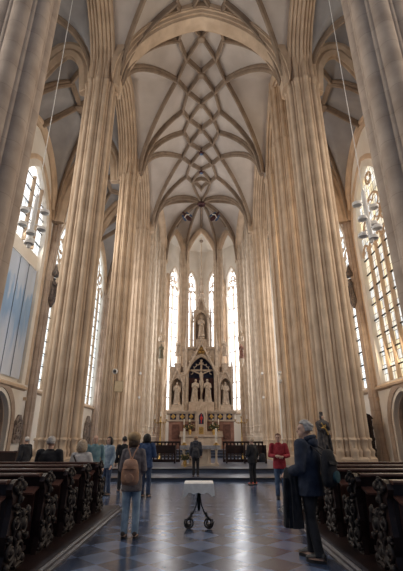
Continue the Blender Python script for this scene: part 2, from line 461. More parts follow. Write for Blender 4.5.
# the great arch at the entrance of the choir
HW = XN - 0.25
f_t = lambda yc: (lambda t, z, d: (t, yc + d, z))
root = G(); arch_wall(root, HW+0.3, 6.0, SPR, f_t(Y1), lambda t: zb(t)+0.25, -0.78, 0.78)
ca = root.build('wall_choir_arch', STONE, smooth=40, kind='structure')
g = G(); arch_band(g, HW, 5.75, SPR-0.15, f_t(Y1), None, MOULD, 22, taper=0.25); g.build('arch_moulding', STONE, ca, smooth=35)
# arcades along the nave and choir
ROLLS = []
for j in range(-3, 4):
    for q in range(7):
        a_ = PI - PI*q/6
        ROLLS.append((0.11*abs(j) + 0.10 - 0.095*sin(a_), j*0.20 + 0.085*cos(a_)))
ROLLS += [(0.95, 0.70), (0.95, -0.70)]
def arcade(s, ya, yb, n):
    mid = (ya+yb)/2; half = BAY/2 - 0.72
    f = lambda t, z, d: (s*(PX+0.05) + d, mid + t, z)
    g = G(); arch_wall(g, half+0.25, 4.9, SPR, f, lambda t: vault_z(9, BAY/2-abs(t))+0.35, -0.50, 0.42)
    o = g.build('wall_arcade', STONE, smooth=40, kind='structure')
    m = ROLLS
    g = G(); arch_band(g, half, 4.65, SPR-0.15, f, None, m, 18); g.build('arch_moulding', STONE, o, smooth=35)
for s in (-1, 1):
    for ya, yb in ((Y0, Y1), (Y1, Y2), (Y2, Y3)): arcade(s, ya, yb, 0)
# arches round the apse
for i in range(5):
    (ax, ay), (bx, by) = APSE[i], APSE[i+1]
    h = sqrt((bx-ax)**2+(by-ay)**2)/2; ux, uy = (bx-ax)/(2*h), (by-ay)/(2*h)
    mx, my = (ax+bx)/2, (ay+by)/2
    nx_, ny_ = -uy, ux
    f = lambda t, z, d: (mx + ux*t + nx_*d, my + uy*t + ny_*d, z)
    g = G(); arch_wall(g, h, RISES[i]+0.2, SPR, f, lambda t: SPR+RISES[i]+1.6, 0.0, 0.35, 14)
    o = g.build('wall_apse_arch', STONE, smooth=40, kind='structure')
    k = 0.75 if i != 0 and i != 4 else 0.8
    g = G(); arch_band(g, h-0.12, RISES[i]-0.1, SPR-0.1, f, None, [(a*0.42, b*0.5) for a, b in MOULD], 16); g.build('arch_moulding', STONE, o, smooth=35)

# aisle vaults
XA = PX + 0.45
def aisle_z(u, v):
    p = lambda t: arch_z(t, 1.0, 1.15)/1.15
    return 20.1 + 5.3*max(p(u), p(v)) - 3.6*(u+1)/2 - 0.9*max(0, u)*0
def aisle_bay(s, ya, yb, name):
    mid, hy = (ya+yb)/2, (yb-ya)/2; xm, hx = (XA+XW)/2, (XW-XA)/2
    n = 36; vs = []; fs = []
    P = lambda u, v: (s*(xm + hx*u), mid + hy*v, aisle_z(u, v))
    for j in range(n+1):
        for i in range(n+1): vs.append(P(-1+2*i/n, -1+2*j/n))
    for j in range(n):
        for i in range(n):
            a = j*(n+1)+i; fs.append((a, a+1, a+n+2, a+n+1))
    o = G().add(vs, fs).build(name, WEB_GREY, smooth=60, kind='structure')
    B = (0, 0)
    for line in ([(0, -0.45), (0, 0.45)], [(-1, 0), (0, 0)], [(0, 0), (1, 0)], [(-1, -1), (0, -0.45)], [(1, -1), (0, -0.45)], [(-1, 1), (0, 0.45)], [(1, 1), (0, 0.45)]):
        pts = [P(u, v) for u, v in plan_line(line, 16)]
        pts = [(x, y, z-0.02) for x, y, z in pts]
        add_rib(pts, o, 0.85)
    for e in (-1, 1):
        pts = [P(-1 + 2*i/24, e) for i in range(25)]
        add_rib([(x, y - e*0.02, z) for x, y, z in pts], o, 1.9, STONE, 'transverse_arch')
    pts = [P(0.985, -1 + 2*i/24) for i in range(25)]
    add_rib(pts, o, 1.2, STONE, 'wall_rib')
    c = P(0, 0); g = G(); g.lathe([(0.2, 0), (0.3, -0.1), (0.3, -0.22), (0.12, -0.3)], (c[0], c[1], c[2]-0.3), 14); g.build('roof_boss', RIB, o)
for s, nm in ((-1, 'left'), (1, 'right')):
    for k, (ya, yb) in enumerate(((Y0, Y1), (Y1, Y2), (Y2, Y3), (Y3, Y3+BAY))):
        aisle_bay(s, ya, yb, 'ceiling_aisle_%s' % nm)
# ceiling over the passage behind the altar
g = G()
out = [(-11, 43.2), (-4.1, 44.3), (-2.5, 46.4), (0, 47.2), (2.8, 46.4), (4.6, 44.3), (11, 43.2)]
inn = [(-6.0, Y3+0.5), (-4.6, 40.9), (-1.8, 42.6), (0, 42.7), (1.8, 42.6), (4.6, 40.9), (6.0, Y3+0.5)]
vs = []; fs = []; NU = 10
for (ox, oy), (ix, iy) in zip(out, inn):
    for u in range(NU+1):
        q = u/NU; vs.append((ix+(ox-ix)*q, iy+(oy-iy)*q, 25.7 + 0.5*sin(PI*q) - 0.9*q*q))
for i in range(len(out)-1):
    for u in range(NU):
        a = i*(NU+1)+u; fs.append((a, a+1, a+NU+2, a+NU+1))
o = g.add(vs, fs).build('ceiling_passage', PLASTER, smooth=60, kind='structure')
def ztop(q): return 25.7 + 0.5*sin(PI*q) - 0.9*q*q
for (ax, ay), (bx, by) in (((-P3[0], P3[1]), (-2.4, 44.8)), ((P3[0], P3[1]), (2.4, 44.8))):
    add_rib([(ax+(bx-ax)*t/10, ay+(by-ay)*t/10, SPR + 5.4*sqrt(1-(1-t/10)**2)) for t in range(11)], o, 0.7)
for (bx, by), (ax, ay) in (((0, 47.1), (0, 44.8)), ((-2.75, 46.3), (-2.4, 44.8)), ((2.75, 46.3), (2.4, 44.8))):
    add_rib([(ax+(bx-ax)*(1-t/10), ay+(by-ay)*(1-t/10), 19.5 + 6.2*sqrt(1-(1-t/10)**2)) for t in range(11)], o, 0.45, STONE_PALE)
G().lathe([(0.2, 0), (0.25, -0.1), (0.2, -0.25), (0.05, -0.3)], (0, 44.8, 25.3), 12).build('roof_boss', RIB, o)
# ------------------------------------------------------------------ walls with openings
def wall(name, P, Q, z0, z1, openings, m, depth=0.8, inward=None, low_m=None):
    P, Q = Vector(P), Vector(Q); L = (Q-P).length; d = (Q-P)/L
    nrm = Vector((-d.y, d.x)) if inward is None else Vector(inward).normalized()   # into the room
    def W(s, z, q): p = P + d*s + nrm*q; return (p.x, p.y, z)
    g = G(); ss = {0.0, L}
    k = int(L/1.0)
    for i in range(1, k): ss.add(L*i/k)
    for c, hw, sill, spring, apex in openings:
        ss = {x for x in ss if not (c-hw-0.01 < x < c+hw+0.01)}
        for t, z in arch_pts(hw, apex-spring, 12): ss.add(c+t)
    ss = sorted(ss)
    def quad(a, b, za0, za1, zb0, zb1, q=0.0):
        g.add([W(a, za0, q), W(b, zb0, q), W(b, zb1, q), W(a, za1, q)], [(0, 1, 2, 3)])
    for a, b in zip(ss, ss[1:]):
        if b-a < 1e-5: continue
        op = next((o for o in openings if o[0]-o[1]-1e-4 <= a and b <= o[0]+o[1]+1e-4), None)
        if op is None:
            quad(a, b, z0, z1, z0, z1)
        else:
            c, hw, sill, spring, apex = op
            ha, hb = spring+arch_z(a-c, hw, apex-spring), spring+arch_z(b-c, hw, apex-spring)
            if sill > z0: quad(a, b, z0, sill, z0, sill)
            quad(a, b, ha, z1, hb, z1)
            g.add([W(a, ha, 0), W(b, hb, 0), W(b, hb, -depth), W(a, ha, -depth)], [(0, 1, 2, 3)])
            g.add([W(a, sill, 0), W(b, sill, 0), W(b, sill, -depth), W(a, sill, -depth)], [(0, 1, 2, 3)])
    for c, hw, sill, spring, apex in openings:
        for e in (-1, 1):
            g.add([W(c+e*hw, sill, 0), W(c+e*hw, spring, 0), W(c+e*hw, spring, -depth), W(c+e*hw, sill, -depth)], [(0, 1, 2, 3)])
    # the outer skin closes the wall
    g.add([W(0, z0, -depth-0.4), W(L, z0, -depth-0.4), W(L, z1, -depth-0.4), W(0, z1, -depth-0.4)], [(0, 1, 2, 3)])
    o = g.build(name, m, smooth=25, kind='structure')
    return o, W

JAMB = [(0.0, -0.55), (0.0, -0.40), (0.10, -0.34), (0.08, -0.22), (0.20, -0.16), (0.18, -0.04), (0.30, 0.03), (0.42, 0.03), (0.42, -0.02), (0.46, -0.6)]
def window(n, W, c, hw, sill, spring, apex, glass, lights=3, pane_from=None, q=-0.32, bars=1.0, heads=True, jamb=1.0, head_spring=None, sills=True, bar_w=0.05, tm=None, tk=1.0):
    """stone window: jamb moulding, sill, glass, mullions, tracery, iron saddle bars"""
    tm = tm or STONE
    r = empty('window_%d' % n, W(c, sill, 0), kind='structure')
    inv = Matrix.Translation(-Vector(r.location))
    def NG():
        g = G(); g.xf = inv; return g
    F = lambda t, z, d: W(c+t, z, d)
    g = NG(); arch_band(g, hw, apex-spring, spring, F, None, [(a*jamb, b*jamb if b > -0.3 else b) for a, b in JAMB], 14, down=spring-sill)
    g.build('window_frame', tm, r, smooth=30)
    if sills:
        g = NG(); J = hw+0.5
        vs = []
        for t in (-J, J):
            for d, z in ((0.22, sill-0.32), (0.22, sill-0.2), (-0.55, sill+0.25), (-0.55, sill-0.4), (0.0, sill-0.4)): vs.append(F(t, z, d))
        g.add(vs, [(0,1,2,3,4), (9,8,7,6,5)] + [(i, i+5, (i+1) % 5+5, (i+1) % 5) for i in range(5)]); g.build('window_sill', tm, r, smooth=0)
    pf = sill if pane_from is None else pane_from
    g = NG(); pts = arch_pts(hw, apex-spring, 12)
    vs = [F(-hw, pf, q), F(hw, pf, q)] + [F(t, spring+z, q) for t, z in reversed(pts)]
    g.add(vs, [tuple(range(len(vs)))]); g.build('glass_pane', glass, r, smooth=0)
    # mullions
    lw = 2*hw/lights; hs = head_spring or spring-lw*0.2
    for i in range(1, lights):
        t = -hw+lw*i; top = min(hs+0.1, spring+arch_z(t, hw, apex-spring))
        g = NG()
        vs = [F(t+a, z, d) for z in (pf, top) for a, d in ((-0.09, q-0.02), (-0.09, q+0.10), (-0.03, q+0.22), (0.03, q+0.22), (0.09, q+0.10), (0.09, q-0.02))]
        g.add(vs, [(0,1,2,3,4,5), (11,10,9,8,7,6)] + [(k, (k+1) % 6, (k+1) % 6+6, k+6) for k in range(6)]); g.build('mullion', tm, r, smooth=0)
    if heads:
        g = NG()
        def tb(path, rad, closed=False): g.tube([F(t, z, q+0.08) for t, z in path], rad*tk, 6, closed=closed)
        for i in range(lights):
            tc_ = -hw+lw*(i+0.5)
            tb([(tc_+t, hs+z) for t, z in arch_pts(lw/2, lw*0.72, 6)], 0.075)
            for e in (-1, 1):                         # cusps of each light
                tb([(tc_+e*lw*0.42, hs+lw*0.12), (tc_+e*lw*0.16, hs+lw*0.22), (tc_+e*lw*0.26, hs+lw*0.46)], 0.045)
        H = apex-hs
        def inside(t, z, rr):
            return z + rr < spring + arch_z(min(abs(t)+rr*0.8, hw*0.999), hw, apex-spring) and abs(t)+rr < hw
        # big wheel and smaller quatrefoils above
        spots = [(0, hs+lw*0.72+H*0.30, min(hw*0.42, H*0.24))]
        for e in (-1, 1): spots += [(e*hw*0.5, hs+lw*0.75+0.16*H, hw*0.24)]
        spots += [(0, apex-H*0.16, hw*0.16)]
        for t, z, rr in spots:
            for sh in range(6):
                if inside(t, z, rr): break
                z -= rr*0.2; rr *= 0.92
            tb([(t+rr*cos(2*PI*k/18), z+rr*sin(2*PI*k/18)) for k in range(18)], 0.065, True)
            for k in range(4):
                a = PI/4+k*PI/2; px_, pz_ = t+rr*0.52*cos(a), z+rr*0.52*sin(a)
                tb([(px_+rr*0.42*cos(a+b), pz_+rr*0.42*sin(a+b)) for b in (-2.0, -1.2, -0.5, 0, 0.5, 1.2, 2.0)], 0.045)
        g.build('tracery', tm, r, smooth=40)
    if bars:
        z = pf+bars*0.8
        while z < hs:
            g = NG(); g.bar(F(-hw, z, q+0.06), F(hw, z, q+0.06), bar_w, bar_w); g.build('saddle_bar', IRON, r, smooth=0); z += bars
    return r, F

GL_L = leaded('leaded_glass_pale', (1.0, 0.97, 0.90), (0.86, 0.90, 0.96), 1.5, 'Y', 0.42, 0.62, 0.02)
GL_R = leaded('leaded_glass_gold', (1.0, 0.80, 0.48), (0.86, 0.90, 0.92), 0.95, 'Y', 0.30, 0.55, 0.02)
GL_A = leaded('leaded_glass_white', (0.93, 0.96, 1.0), (0.98, 0.98, 1.0), 3.2, 'X', 0.6, 1.5, 0.02, 0.35)
GL_B = leaded('leaded_glass_bluish', (0.80, 0.92, 1.0), (0.95, 0.98, 0.96), 1.5, 'Y', 0.36, 0.6, 0.02)

WZ = 27.0
CW1 = 22.1; W1 = (2.55, 4.75, 14.6, 18.9)
CW2, CW2R = 29.6, 29.3; CW3 = 39.0
yS = -3.0
def side_wall(nm, s, w3):
    CW2_ = CW2 if s < 0 else CW2R
    P, Q = ((-XW, yS), (-XW, 43.2)) if s < 0 else ((XW, yS), (XW, 43.2))
    ops = [(CW1-yS, 2.55, 4.75, 14.6, 18.9), (CW2_-yS, 2.5, 4.75, 14.6, 18.9), (12.8-yS, 2.5, 4.75, 14.6, 18.9), (4.4-yS, 2.5, 4.75, 14.6, 18.9), (22.3-yS, 1.45, 0.0, 2.4, 4.05)]
    if w3: ops.append((CW3-yS, 2.6, 4.75, 16.6, 21.2))
    # doorway and window share columns: build the wall in two tiers
    up = [o for o in ops if o[2] > 1]; lo = [o for o in ops if o[2] <= 1]
    o1, W = wall('wall_%s' % nm, P, Q, 4.4, WZ, up, PLASTER, inward=(-s, 0))
    o2, _ = wall('wall_%s_dado' % nm, P, Q, 0, 4.4, lo, PLASTER, inward=(-s, 0))
    return W
WL = side_wall('left', -1, True); WR = side_wall('right', 1, True)
window(1, WL, CW1-yS, 2.55, 4.75, 14.6, 18.9, GL_L, 4, pane_from=13.3, bars=0.95, heads=False, jamb=1.9, head_spring=18.0)
window(2, WR, CW1-yS, 2.55, 4.75, 14.6, 18.9, GL_R, 5, bars=1.05, jamb=1.9, head_spring=13.2, bar_w=0.07)
window(3, WL, CW2-yS, 2.5, 4.75, 14.6, 18.9, GL_B, 4, bars=0.9)
window(4, WR, CW2R-yS, 2.5, 4.75, 14.6, 18.9, GL_B, 4, bars=0.9, bar_w=0.08)
window(5, WL, CW3-yS, 2.6, 4.75, 16.6, 21.2, GL_B, 4, bars=1.0)
window(6, WR, CW3-yS, 2.6, 4.75, 16.6, 21.2, GL_B, 4, bars=1.0)
NW = ((12.8, 15), (4.4, 17))
for cy, k in NW:
    window(k, WL, cy-yS, 2.5, 4.75, 14.6, 18.9, GL_B, 4, bars=0); window(k+1, WR, cy-yS, 2.5, 4.75, 14.6, 18.9, GL_R, 4, bars=0)
# the lower part of the first window is walled up
F1 = lambda t, z, d: WL(CW1-yS+t, z, d)
G().add([F1(-2.6, 4.7, -0.28), F1(2.6, 4.7, -0.28), F1(2.6, 13.3, -0.28), F1(-2.6, 13.3, -0.28), F1(-2.6, 4.7, -0.62), F1(2.6, 4.7, -0.62), F1(2.6, 13.3, -0.62), F1(-2.6, 13.3, -0.62)],
        [(0,1,2,3), (4,7,6,5), (0,4,5,1), (1,5,6,2), (2,6,7,3), (3,7,4,0)]).build('wall_left_infill', PLASTER, smooth=0, kind='structure')
# the apse's outer walls: four tall windows
PO = [(-XW-0.4, 43.2), (-4.1, 44.3), (-2.5, 46.4), (0, 47.2), (2.8, 46.4), (4.6, 44.3), (XW+0.4, 43.2)]
wn = 7
for i in range(6):
    P, Q = PO[i], PO[i+1]
    d = Vector((Q[0]-P[0], Q[1]-P[1])); L = d.length; inw = Vector((d.y, -d.x))
    if inw.dot(Vector((-P[0], 38-P[1]))) < 0: inw = -inw
    ops = []
    if 1 <= i <= 4:
        hw = 0.80 if i in (1, 4) else 0.56
        ops = [({1: L*0.5, 2: L*0.5, 3: L*0.53, 4: L*0.5}[i], hw, 4.5, 19.7, 21.7)]
    o, W = wall('wall_apse', P, Q, 0, WZ, ops, PLASTER, depth=0.6, inward=inw)
    for op in ops:
        window(wn, W, op[0], op[1], op[2], op[3], op[4], GL_A, 2, bars=1.75, jamb=0.62, q=-0.4, tm=STONE_PALE, head_spring=18.9, bar_w=0.09, tk=1.35); wn += 1
# wall shafts between the aisle windows, and clustered vault shafts at the axis of the apse
def wall_shaft(x, y, zt, k, n):
    pr = union_profile([(0, 0, 0.30*k), (0.22*k, 0, 0.16*k), (-0.22*k, 0, 0.16*k), (0, 0.24*k, 0.16*k), (0, -0.24*k, 0.16*k), (0.2*k, 0.2*k, 0.09*k), (-0.2*k, 0.2*k, 0.09*k), (0.2*k, -0.2*k, 0.09*k), (-0.2*k, -0.2*k, 0.09*k)], 72)
    g = G(); g.rings([[(x+a*q, y+b*q, z) for a, b in pr] for q, z in ((1.35, 0.0), (1.35, 0.7), (1.1, 0.95), (1.0, 1.05), (1.0, zt-0.3), (1.12, zt-0.2), (1.1, zt), (0.6, zt+0.8))])
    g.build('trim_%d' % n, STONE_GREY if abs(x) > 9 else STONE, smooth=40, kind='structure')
tn = 10
for s in (-1, 1):
    for y, k in ((Y1, 1.25), (26.0 if s < 0 else 25.6, 0.95), (Y3+0.6, 1.25), (Y3+BAY, 1.25)): wall_shaft(s*(XW-0.12), y, 16.4, k, tn); tn += 1
for x, y in ((0, 46.95), (-2.42, 46.15), (2.72, 46.15), (-4.05, 44.1), (4.55, 44.1)): wall_shaft(x, y, 19.6, 0.32 if x == 0 else 0.75, tn); tn += 1
# string course under the windows, stepping with the sills
for s, nm in ((-1, 'left'), (1, 'right')):
    for (ya, yb, z) in ((CW1+3.1, 25.3, 4.0), (26.4, (CW2 if s < 0 else CW2R)-3.0, 4.2)):
        G().box(min(s*XW, s*(XW-0.2)), max(s*XW, s*(XW-0.2)), ya, yb, z-0.2, z).build('trim_%d' % tn, STONE, smooth=0, kind='structure'); tn += 1

# pointed doorways with deep mouldings
def doorway(n, W, c, s, filler):
    r = empty('door_%d' % n, W(c, 0, 0), kind='structure'); inv = Matrix.Translation(-Vector(r.location))
    F = lambda t, z, d: W(c+t, z, d)
    g = G(); g.xf = inv
    arch_band(g, 1.4, 1.6, 2.4, F, None, [(0.0, -0.5), (0.0, -0.3), (0.14, -0.26), (0.12, -0.12), (0.28, -0.08), (0.26, 0.06), (0.44, 0.10), (0.60, 0.10), (0.60, -0.5)], 14, down=2.4)
    g.build('door_frame', STONE_GREY, r, smooth=30)
    g = G(); g.xf = inv
    pts = arch_pts(1.4, 1.6, 12); vs = [F(-1.4, 0, -0.5), F(1.4, 0, -0.5)] + [F(t, 2.4+z, -0.5) for t, z in reversed(pts)]
    g.add(vs, [tuple(range(len(vs)))]); leaf = g.build('door_leaf', WOOD, r, smooth=0)
    for t in (-0.95, -0.5, 0.0, 0.5, 0.95):
        g = G(); g.xf = inv; g.bar(F(t, 0.05, -0.47), F(t, 3.2, -0.47), 0.06, 0.05); g.build('door_batten', WOOD_TOP, leaf, smooth=0)
    return r
doorway(1, WL, 22.3-yS, -1, 0); doorway(2, WR, 22.3-yS, 1, 0)
# ------------------------------------------------------------------ pews
PZ = 0.10
def spiral(g, f, cy, cz, r, turns=1.6, flip=1, w=0.018, a0=0.0):
    n = 26
    g.tube([f(cy + flip*r*(1-0.85*i/n)*cos(a0+turns*2*PI*i/n), cz + r*(1-0.85*i/n)*sin(a0+turns*2*PI*i/n)) for i in range(n+1)], lambda t: w*(1.0-0.45*t), 6)

def end_panel_meshes(s, parent):
    """carved bench end in the local YZ plane at x = 0, outer face towards the aisle (-s)"""
    out = [(-0.06, 0), (0.50, 0), (0.50, 0.10), (0.44, 0.16), (0.42, 0.26), (0.50, 0.36), (0.535, 0.47), (0.50, 0.57), (0.40, 0.62), (0.27, 0.64), (0.20, 0.70),
           (0.21, 0.78), (0.25, 0.84), (0.24, 0.91), (0.17, 0.96), (0.09, 0.985), (0.0, 0.985), (-0.07, 0.95), (-0.10, 0.89), (-0.07, 0.83), (-0.02, 0.78), (-0.03, 0.6), (-0.06, 0.4), (-0.03, 0.2)]
    d = -s
    e = G().prism(out, -0.035, 0.035, 'YZ').build('end_panel', WOOD, parent, smooth=0)
    g = G(); X = d*0.05
    f = lambda y, z: (X, y, z)
    spiral(g, f, 0.08, 0.89, 0.085, 1.8, 1, 0.026)
    spiral(g, f, 0.36, 0.47, 0.14, 2.0, 1, 0.030)
    spiral(g, f, 0.12, 0.52, 0.11, 1.7, -1, 0.026, 1.0)
    spiral(g, f, 0.30, 0.18, 0.12, 1.8, -1, 0.028, 0.6)
    spiral(g, f, 0.08, 0.22, 0.10, 1.6, 1, 0.026, 2.0)
    g.tube([f(y, z) for y, z in ((0.02, 0.04), (0.16, 0.12), (0.20, 0.30), (0.10, 0.38), (0.20, 0.60), (0.10, 0.72), (0.13, 0.82))], 0.024, 6)
    g.tube([f(y, z) for y, z in ((0.44, 0.05), (0.34, 0.06), (0.22, 0.04))], 0.03, 6)
    rr = random.Random(3)
    for y, z, r in ((0.08, 0.89, 0.04), (0.36, 0.47, 0.055), (0.12, 0.52, 0.04), (0.30, 0.18, 0.045), (0.08, 0.22, 0.04), (0.22, 0.36, 0.05), (0.04, 0.70, 0.04), (0.16, 0.76, 0.035),
                    (0.46, 0.33, 0.04), (0.43, 0.60, 0.045), (0.26, 0.60, 0.04), (0.0, 0.36, 0.04), (0.42, 0.10, 0.045), (0.19, 0.10, 0.04), (0.0, 0.08, 0.04), (0.2, 0.9, 0.04), (-0.04, 0.9, 0.035), (0.08, 0.97, 0.04)):
        g.ball((X + d*0.01, y, z), 0.035, r, r*(0.7+0.7*rr.random()), 8, 5)
        for k in range(3):
            a = rr.random()*2*PI; g.ball((X, y+r*1.1*cos(a), z+r*1.1*sin(a)), 0.024, r*0.55, r*0.4, 6, 4)
    g.build('carving', CARVE, e, smooth=60)
    return e

pew_ends = {}
def pew(y, s, xo, label, group, xi=2.25):
    r = empty('church_pew', (s*xi, y, PZ+0.002), 0, label, 'pew', group)
    L = s*(xo - xi)
    def X(a, b): return (min(a, b), max(a, b))
    x0, x1 = X(s*0.035, L)
    G().box(x0, x1, 0.03, 0.44, 0.42, 0.46).build('seat', WOOD, r, smooth=0)
    g = G(); g.add([(x0, 0.0, 0.0), (x1, 0.0, 0.0), (x1, 0.03, 0.0), (x0, 0.03, 0.0), (x0, -0.05, 0.95), (x1, -0.05, 0.95), (x1, -0.02, 0.95), (x0, -0.02, 0.95)],
                   [(0,3,2,1),(4,5,6,7),(0,1,5,4),(1,2,6,5),(2,3,7,6),(3,0,4,7)]); bk = g.build('backrest', WOOD, r, smooth=0)
    n = 4
    for k in range(n):
        a = x0 + (x1-x0)*(k+0.08)/n; b = x0 + (x1-x0)*(k+0.92)/n
        G().add([(a, -0.022, 0.18), (b, -0.022, 0.18), (b, -0.055, 0.78), (a, -0.055, 0.78), (a, -0.002, 0.18), (b, -0.002, 0.18), (b, -0.035, 0.78), (a, -0.035, 0.78)],
                [(0,1,2,3),(7,6,5,4),(0,4,5,1),(1,5,6,2),(2,6,7,3),(3,7,4,0)]).build('back_panel', WOOD_TOP, bk, smooth=0)
    g = G(); g.prism([(-0.11, 0.945), (0.02, 0.945), (0.03, 0.965), (0.02, 0.99), (-0.10, 0.99), (-0.115, 0.97)], x0, x1, 'YZ'); g.build('top_rail', WOOD_TOP, r, smooth=0)
    g = G(); g.add([(x0, -0.06, 0.80), (x1, -0.06, 0.80), (x1, -0.27, 0.74), (x0, -0.27, 0.74), (x0, -0.05, 0.825), (x1, -0.05, 0.825), (x1, -0.27, 0.765), (x0, -0.27, 0.765)],
                   [(0,3,2,1),(4,5,6,7),(0,1,5,4),(1,2,6,5),(2,3,7,6),(3,0,4,7)]); g.build('book_ledge', WOOD_TOP, r, smooth=0)
    G().box(x0, x1, -0.42, -0.26, 0.10, 0.15).build('kneeler', WOOD, r, smooth=0)
    if s not in pew_ends:
        pew_ends[s] = end_panel_meshes(s, r)
    else: copy_tree(pew_ends[s], r)
    G().box(*X(L, L-s*0.06), -0.05, 0.45, 0.0, 0.9).build('wall_end', WOOD, r, smooth=0)
    return r
ordl = ['whose end is cut by the lower picture corner', 'with the polished rail stepping up behind it', 'in the middle of its block', 'just in front of the two seated worshippers', 'on which the white-haired man and the blond woman sit']
lab_l = ['nearest carved dark pew on the side of the tan backpack',
         'second carved pew from the near end, on the side of the tan backpack',
         'third carved pew from the near end, on the side of the tan backpack',
         'fourth carved pew from the near end, directly behind the seated couple',
         'farthest carved pew, seating the white-haired man and the blond woman']
lab_r = ['nearest carved dark pew on the side of the navy hoodie',
         'second carved pew from the near end, on the side of the navy hoodie',
         'third carved pew from the near end, just past the elbow of the navy hoodie',
         'fourth carved pew from the near end, half hidden by the man in the navy hoodie',
         'farthest carved pew behind the man in the navy hoodie']
for i, y in enumerate((5.30, 6.32, 7.36, 8.42, 9.48)):
    xo = 4.35 if 6.5 < y < 9.0 else (4.6 if y > 9 else 5.2)
    pew(y, -1, xo, lab_l[i], 'pews on the side of the blue banner'); pew(y, 1, xo, lab_r[i], 'pews on the side of the gold window')
for s, nm in ((-1, 'low moulded wooden platform under the pews beside the tan backpack'), (1, 'low moulded wooden platform under the pews beside the navy hoodie')):
    r = empty('pew_platform', (s*1.95, 0, 0), 0, nm, 'platform', 'platforms under the pews')
    x0, x1 = sorted((0.0, s*2.40)); x2, x3 = sorted((0.0, s*3.3))
    G().box(x0, x1, 3.0, 10.6, 0, PZ).build('deck', WOOD, r, smooth=0)
    g = G(); g.prism([(-s*0.0, 0), (-s*0.10, 0), (-s*0.10, 0.03), (-s*0.06, 0.045), (-s*0.05, 0.07), (-s*0.015, 0.09), (-s*0.015, PZ+0.012), (s*0.04, PZ+0.012), (s*0.04, PZ)], 3.0, 10.6, 'XZ')
    g.build('edge_moulding', mat('worn_oak_edge', (0.030, 0.027, 0.033), (0.070, 0.064, 0.076), 0.4, scale=7) if s < 0 else bpy.data.materials['worn_oak_edge'], r, smooth=0)

# ------------------------------------------------------------------ statues
def statue_geo(g, h, arms='pray', fold=9, lean=0.0, hat=None, seed=1, halo=False, sx=1.0):
    """robed standing figure, feet at the origin, facing -y"""
    rr = random.Random(seed); ph = rr.random()*6
    prof = [(0.0, .165, .13), (.04, .17, .135), (.12, .155, .12), (.28, .135, .105), (.45, .125, .10), (.56, .118, .092), (.64, .115, .085), (.72, .128, .088), (.79, .135, .085), (.825, .105, .072), (.85, .045, .042), (.875, .04, .04)]
    rings = []
    n = 36
    for z, a, b in prof:
        amp = 0.09*max(0, 1 - z/0.75)
        rings.append([(h*sx*(a*cos(2*PI*k/n)*(1+amp*cos(fold*2*PI*k/n+ph+z*3)) + lean*z*z), h*b*sin(2*PI*k/n)*(1+amp*cos(fold*2*PI*k/n+ph+z*3)), h*z) for k in range(n)])
    g.rings(rings)
    hx = h*lean*0.85
    g.ball((hx, -0.01*h, h*.928), h*.047, h*.056, h*.068, 14, 10)
    g.ball((hx, -0.064*h, h*.922), h*.009, h*.014, h*.014, 6, 4)
    g.ball((hx, 0.012*h, h*.938), h*.056, h*.058, h*.066, 12, 8)     # hair
    g.ball((hx, 0.022*h, h*.885), h*.05, h*.035, h*.05, 10, 6)
    if halo: g.lathe([(h*.10, 0), (h*.115, .01*h), (h*.115, .02*h), (h*.10, .03*h)], (hx, .05*h, h*.985), 16)
    S = lambda s_: Vector((s_*h*.115*sx + hx*.8, -.005*h, h*.785))
    A = {'pray': ((.135, -.05, .62), (.02, -.15, .70)), 'open': ((.18, -.05, .63), (.22, -.13, .55)), 'down': ((.15, -.01, .60), (.10, -.09, .47)), 'raise': ((.18, -.06, .66), (.17, -.14, .83)),
         'hold': ((.15, -.05, .61), (.05, -.14, .60)), 'chest': ((.15, -.04, .62), (.03, -.12, .73))}
    al = arms if isinstance(arms, tuple) else (arms, arms)
    for s_, nm in zip((-1, 1), al):
        e, w = A[nm]; sh = S(s_)
        e = Vector((s_*e[0]*h + hx*.7, e[1]*h, e[2]*h)); w = Vector((s_*w[0]*h + hx*.7, w[1]*h, w[2]*h))
        g.tube([sh, (sh+e)/2, e, (e+w)/2, w], [.05*h, .047*h, .045*h, .045*h, .04*h], 10)
        g.ball(w + (w-e).normalized()*.022*h, .018*h, .018*h, .024*h, 8, 6)
        g.tube([w + (w-e)*0.1, w + (w-e)*0.1 - Vector((0, 0, .10*h))], [.035*h, .015*h], 8)   # hanging cuff
    # mantle fold across the body
    g.tube([(-.13*h*sx+hx*.5, -.055*h, .70*h), (-.05*h+hx*.5, -.105*h, .58*h), (.06*h+hx*.4, -.11*h, .50*h), (.13*h*sx+hx*.4, -.07*h, .44*h)], [.02*h, .032*h, .03*h, .02*h], 8)
    g.tube([(.10*h*sx, -.08*h, .5*h), (.09*h*sx, -.125*h, .3*h), (.11*h*sx, -.13*h, .08*h)], [.025*h, .03*h, .025*h], 8)
    g.tube([(-.05*h*sx, -.10*h, .52*h), (-.06*h*sx, -.13*h, .3*h), (-.05*h*sx, -.135*h, .06*h)], [.02*h, .028*h, .025*h], 8)
    if hat == 'biretta':
        g.lathe([(h*.05, h*.975), (h*.058, h*1.03), (h*.03, h*1.035)], (hx, 0.005*h, 0), 4); g.box(hx-.05*h, hx+.05*h, 0, .01*h, 1.02*h, 1.06*h)
        g.ball((hx, 0.005*h, 1.055*h), .014*h, n=8, m=5)
    if hat == 'crown': g.lathe([(h*.05, h*.975), (h*.058, h*1.02), (h*.05, h*1.02), (h*.046, h*.985)], (hx, 0.01*h, 0), 12)
    if hat == 'beard': g.ball((hx, -.05*h, h*.875), h*.03, h*.022, h*.05, 8, 6)

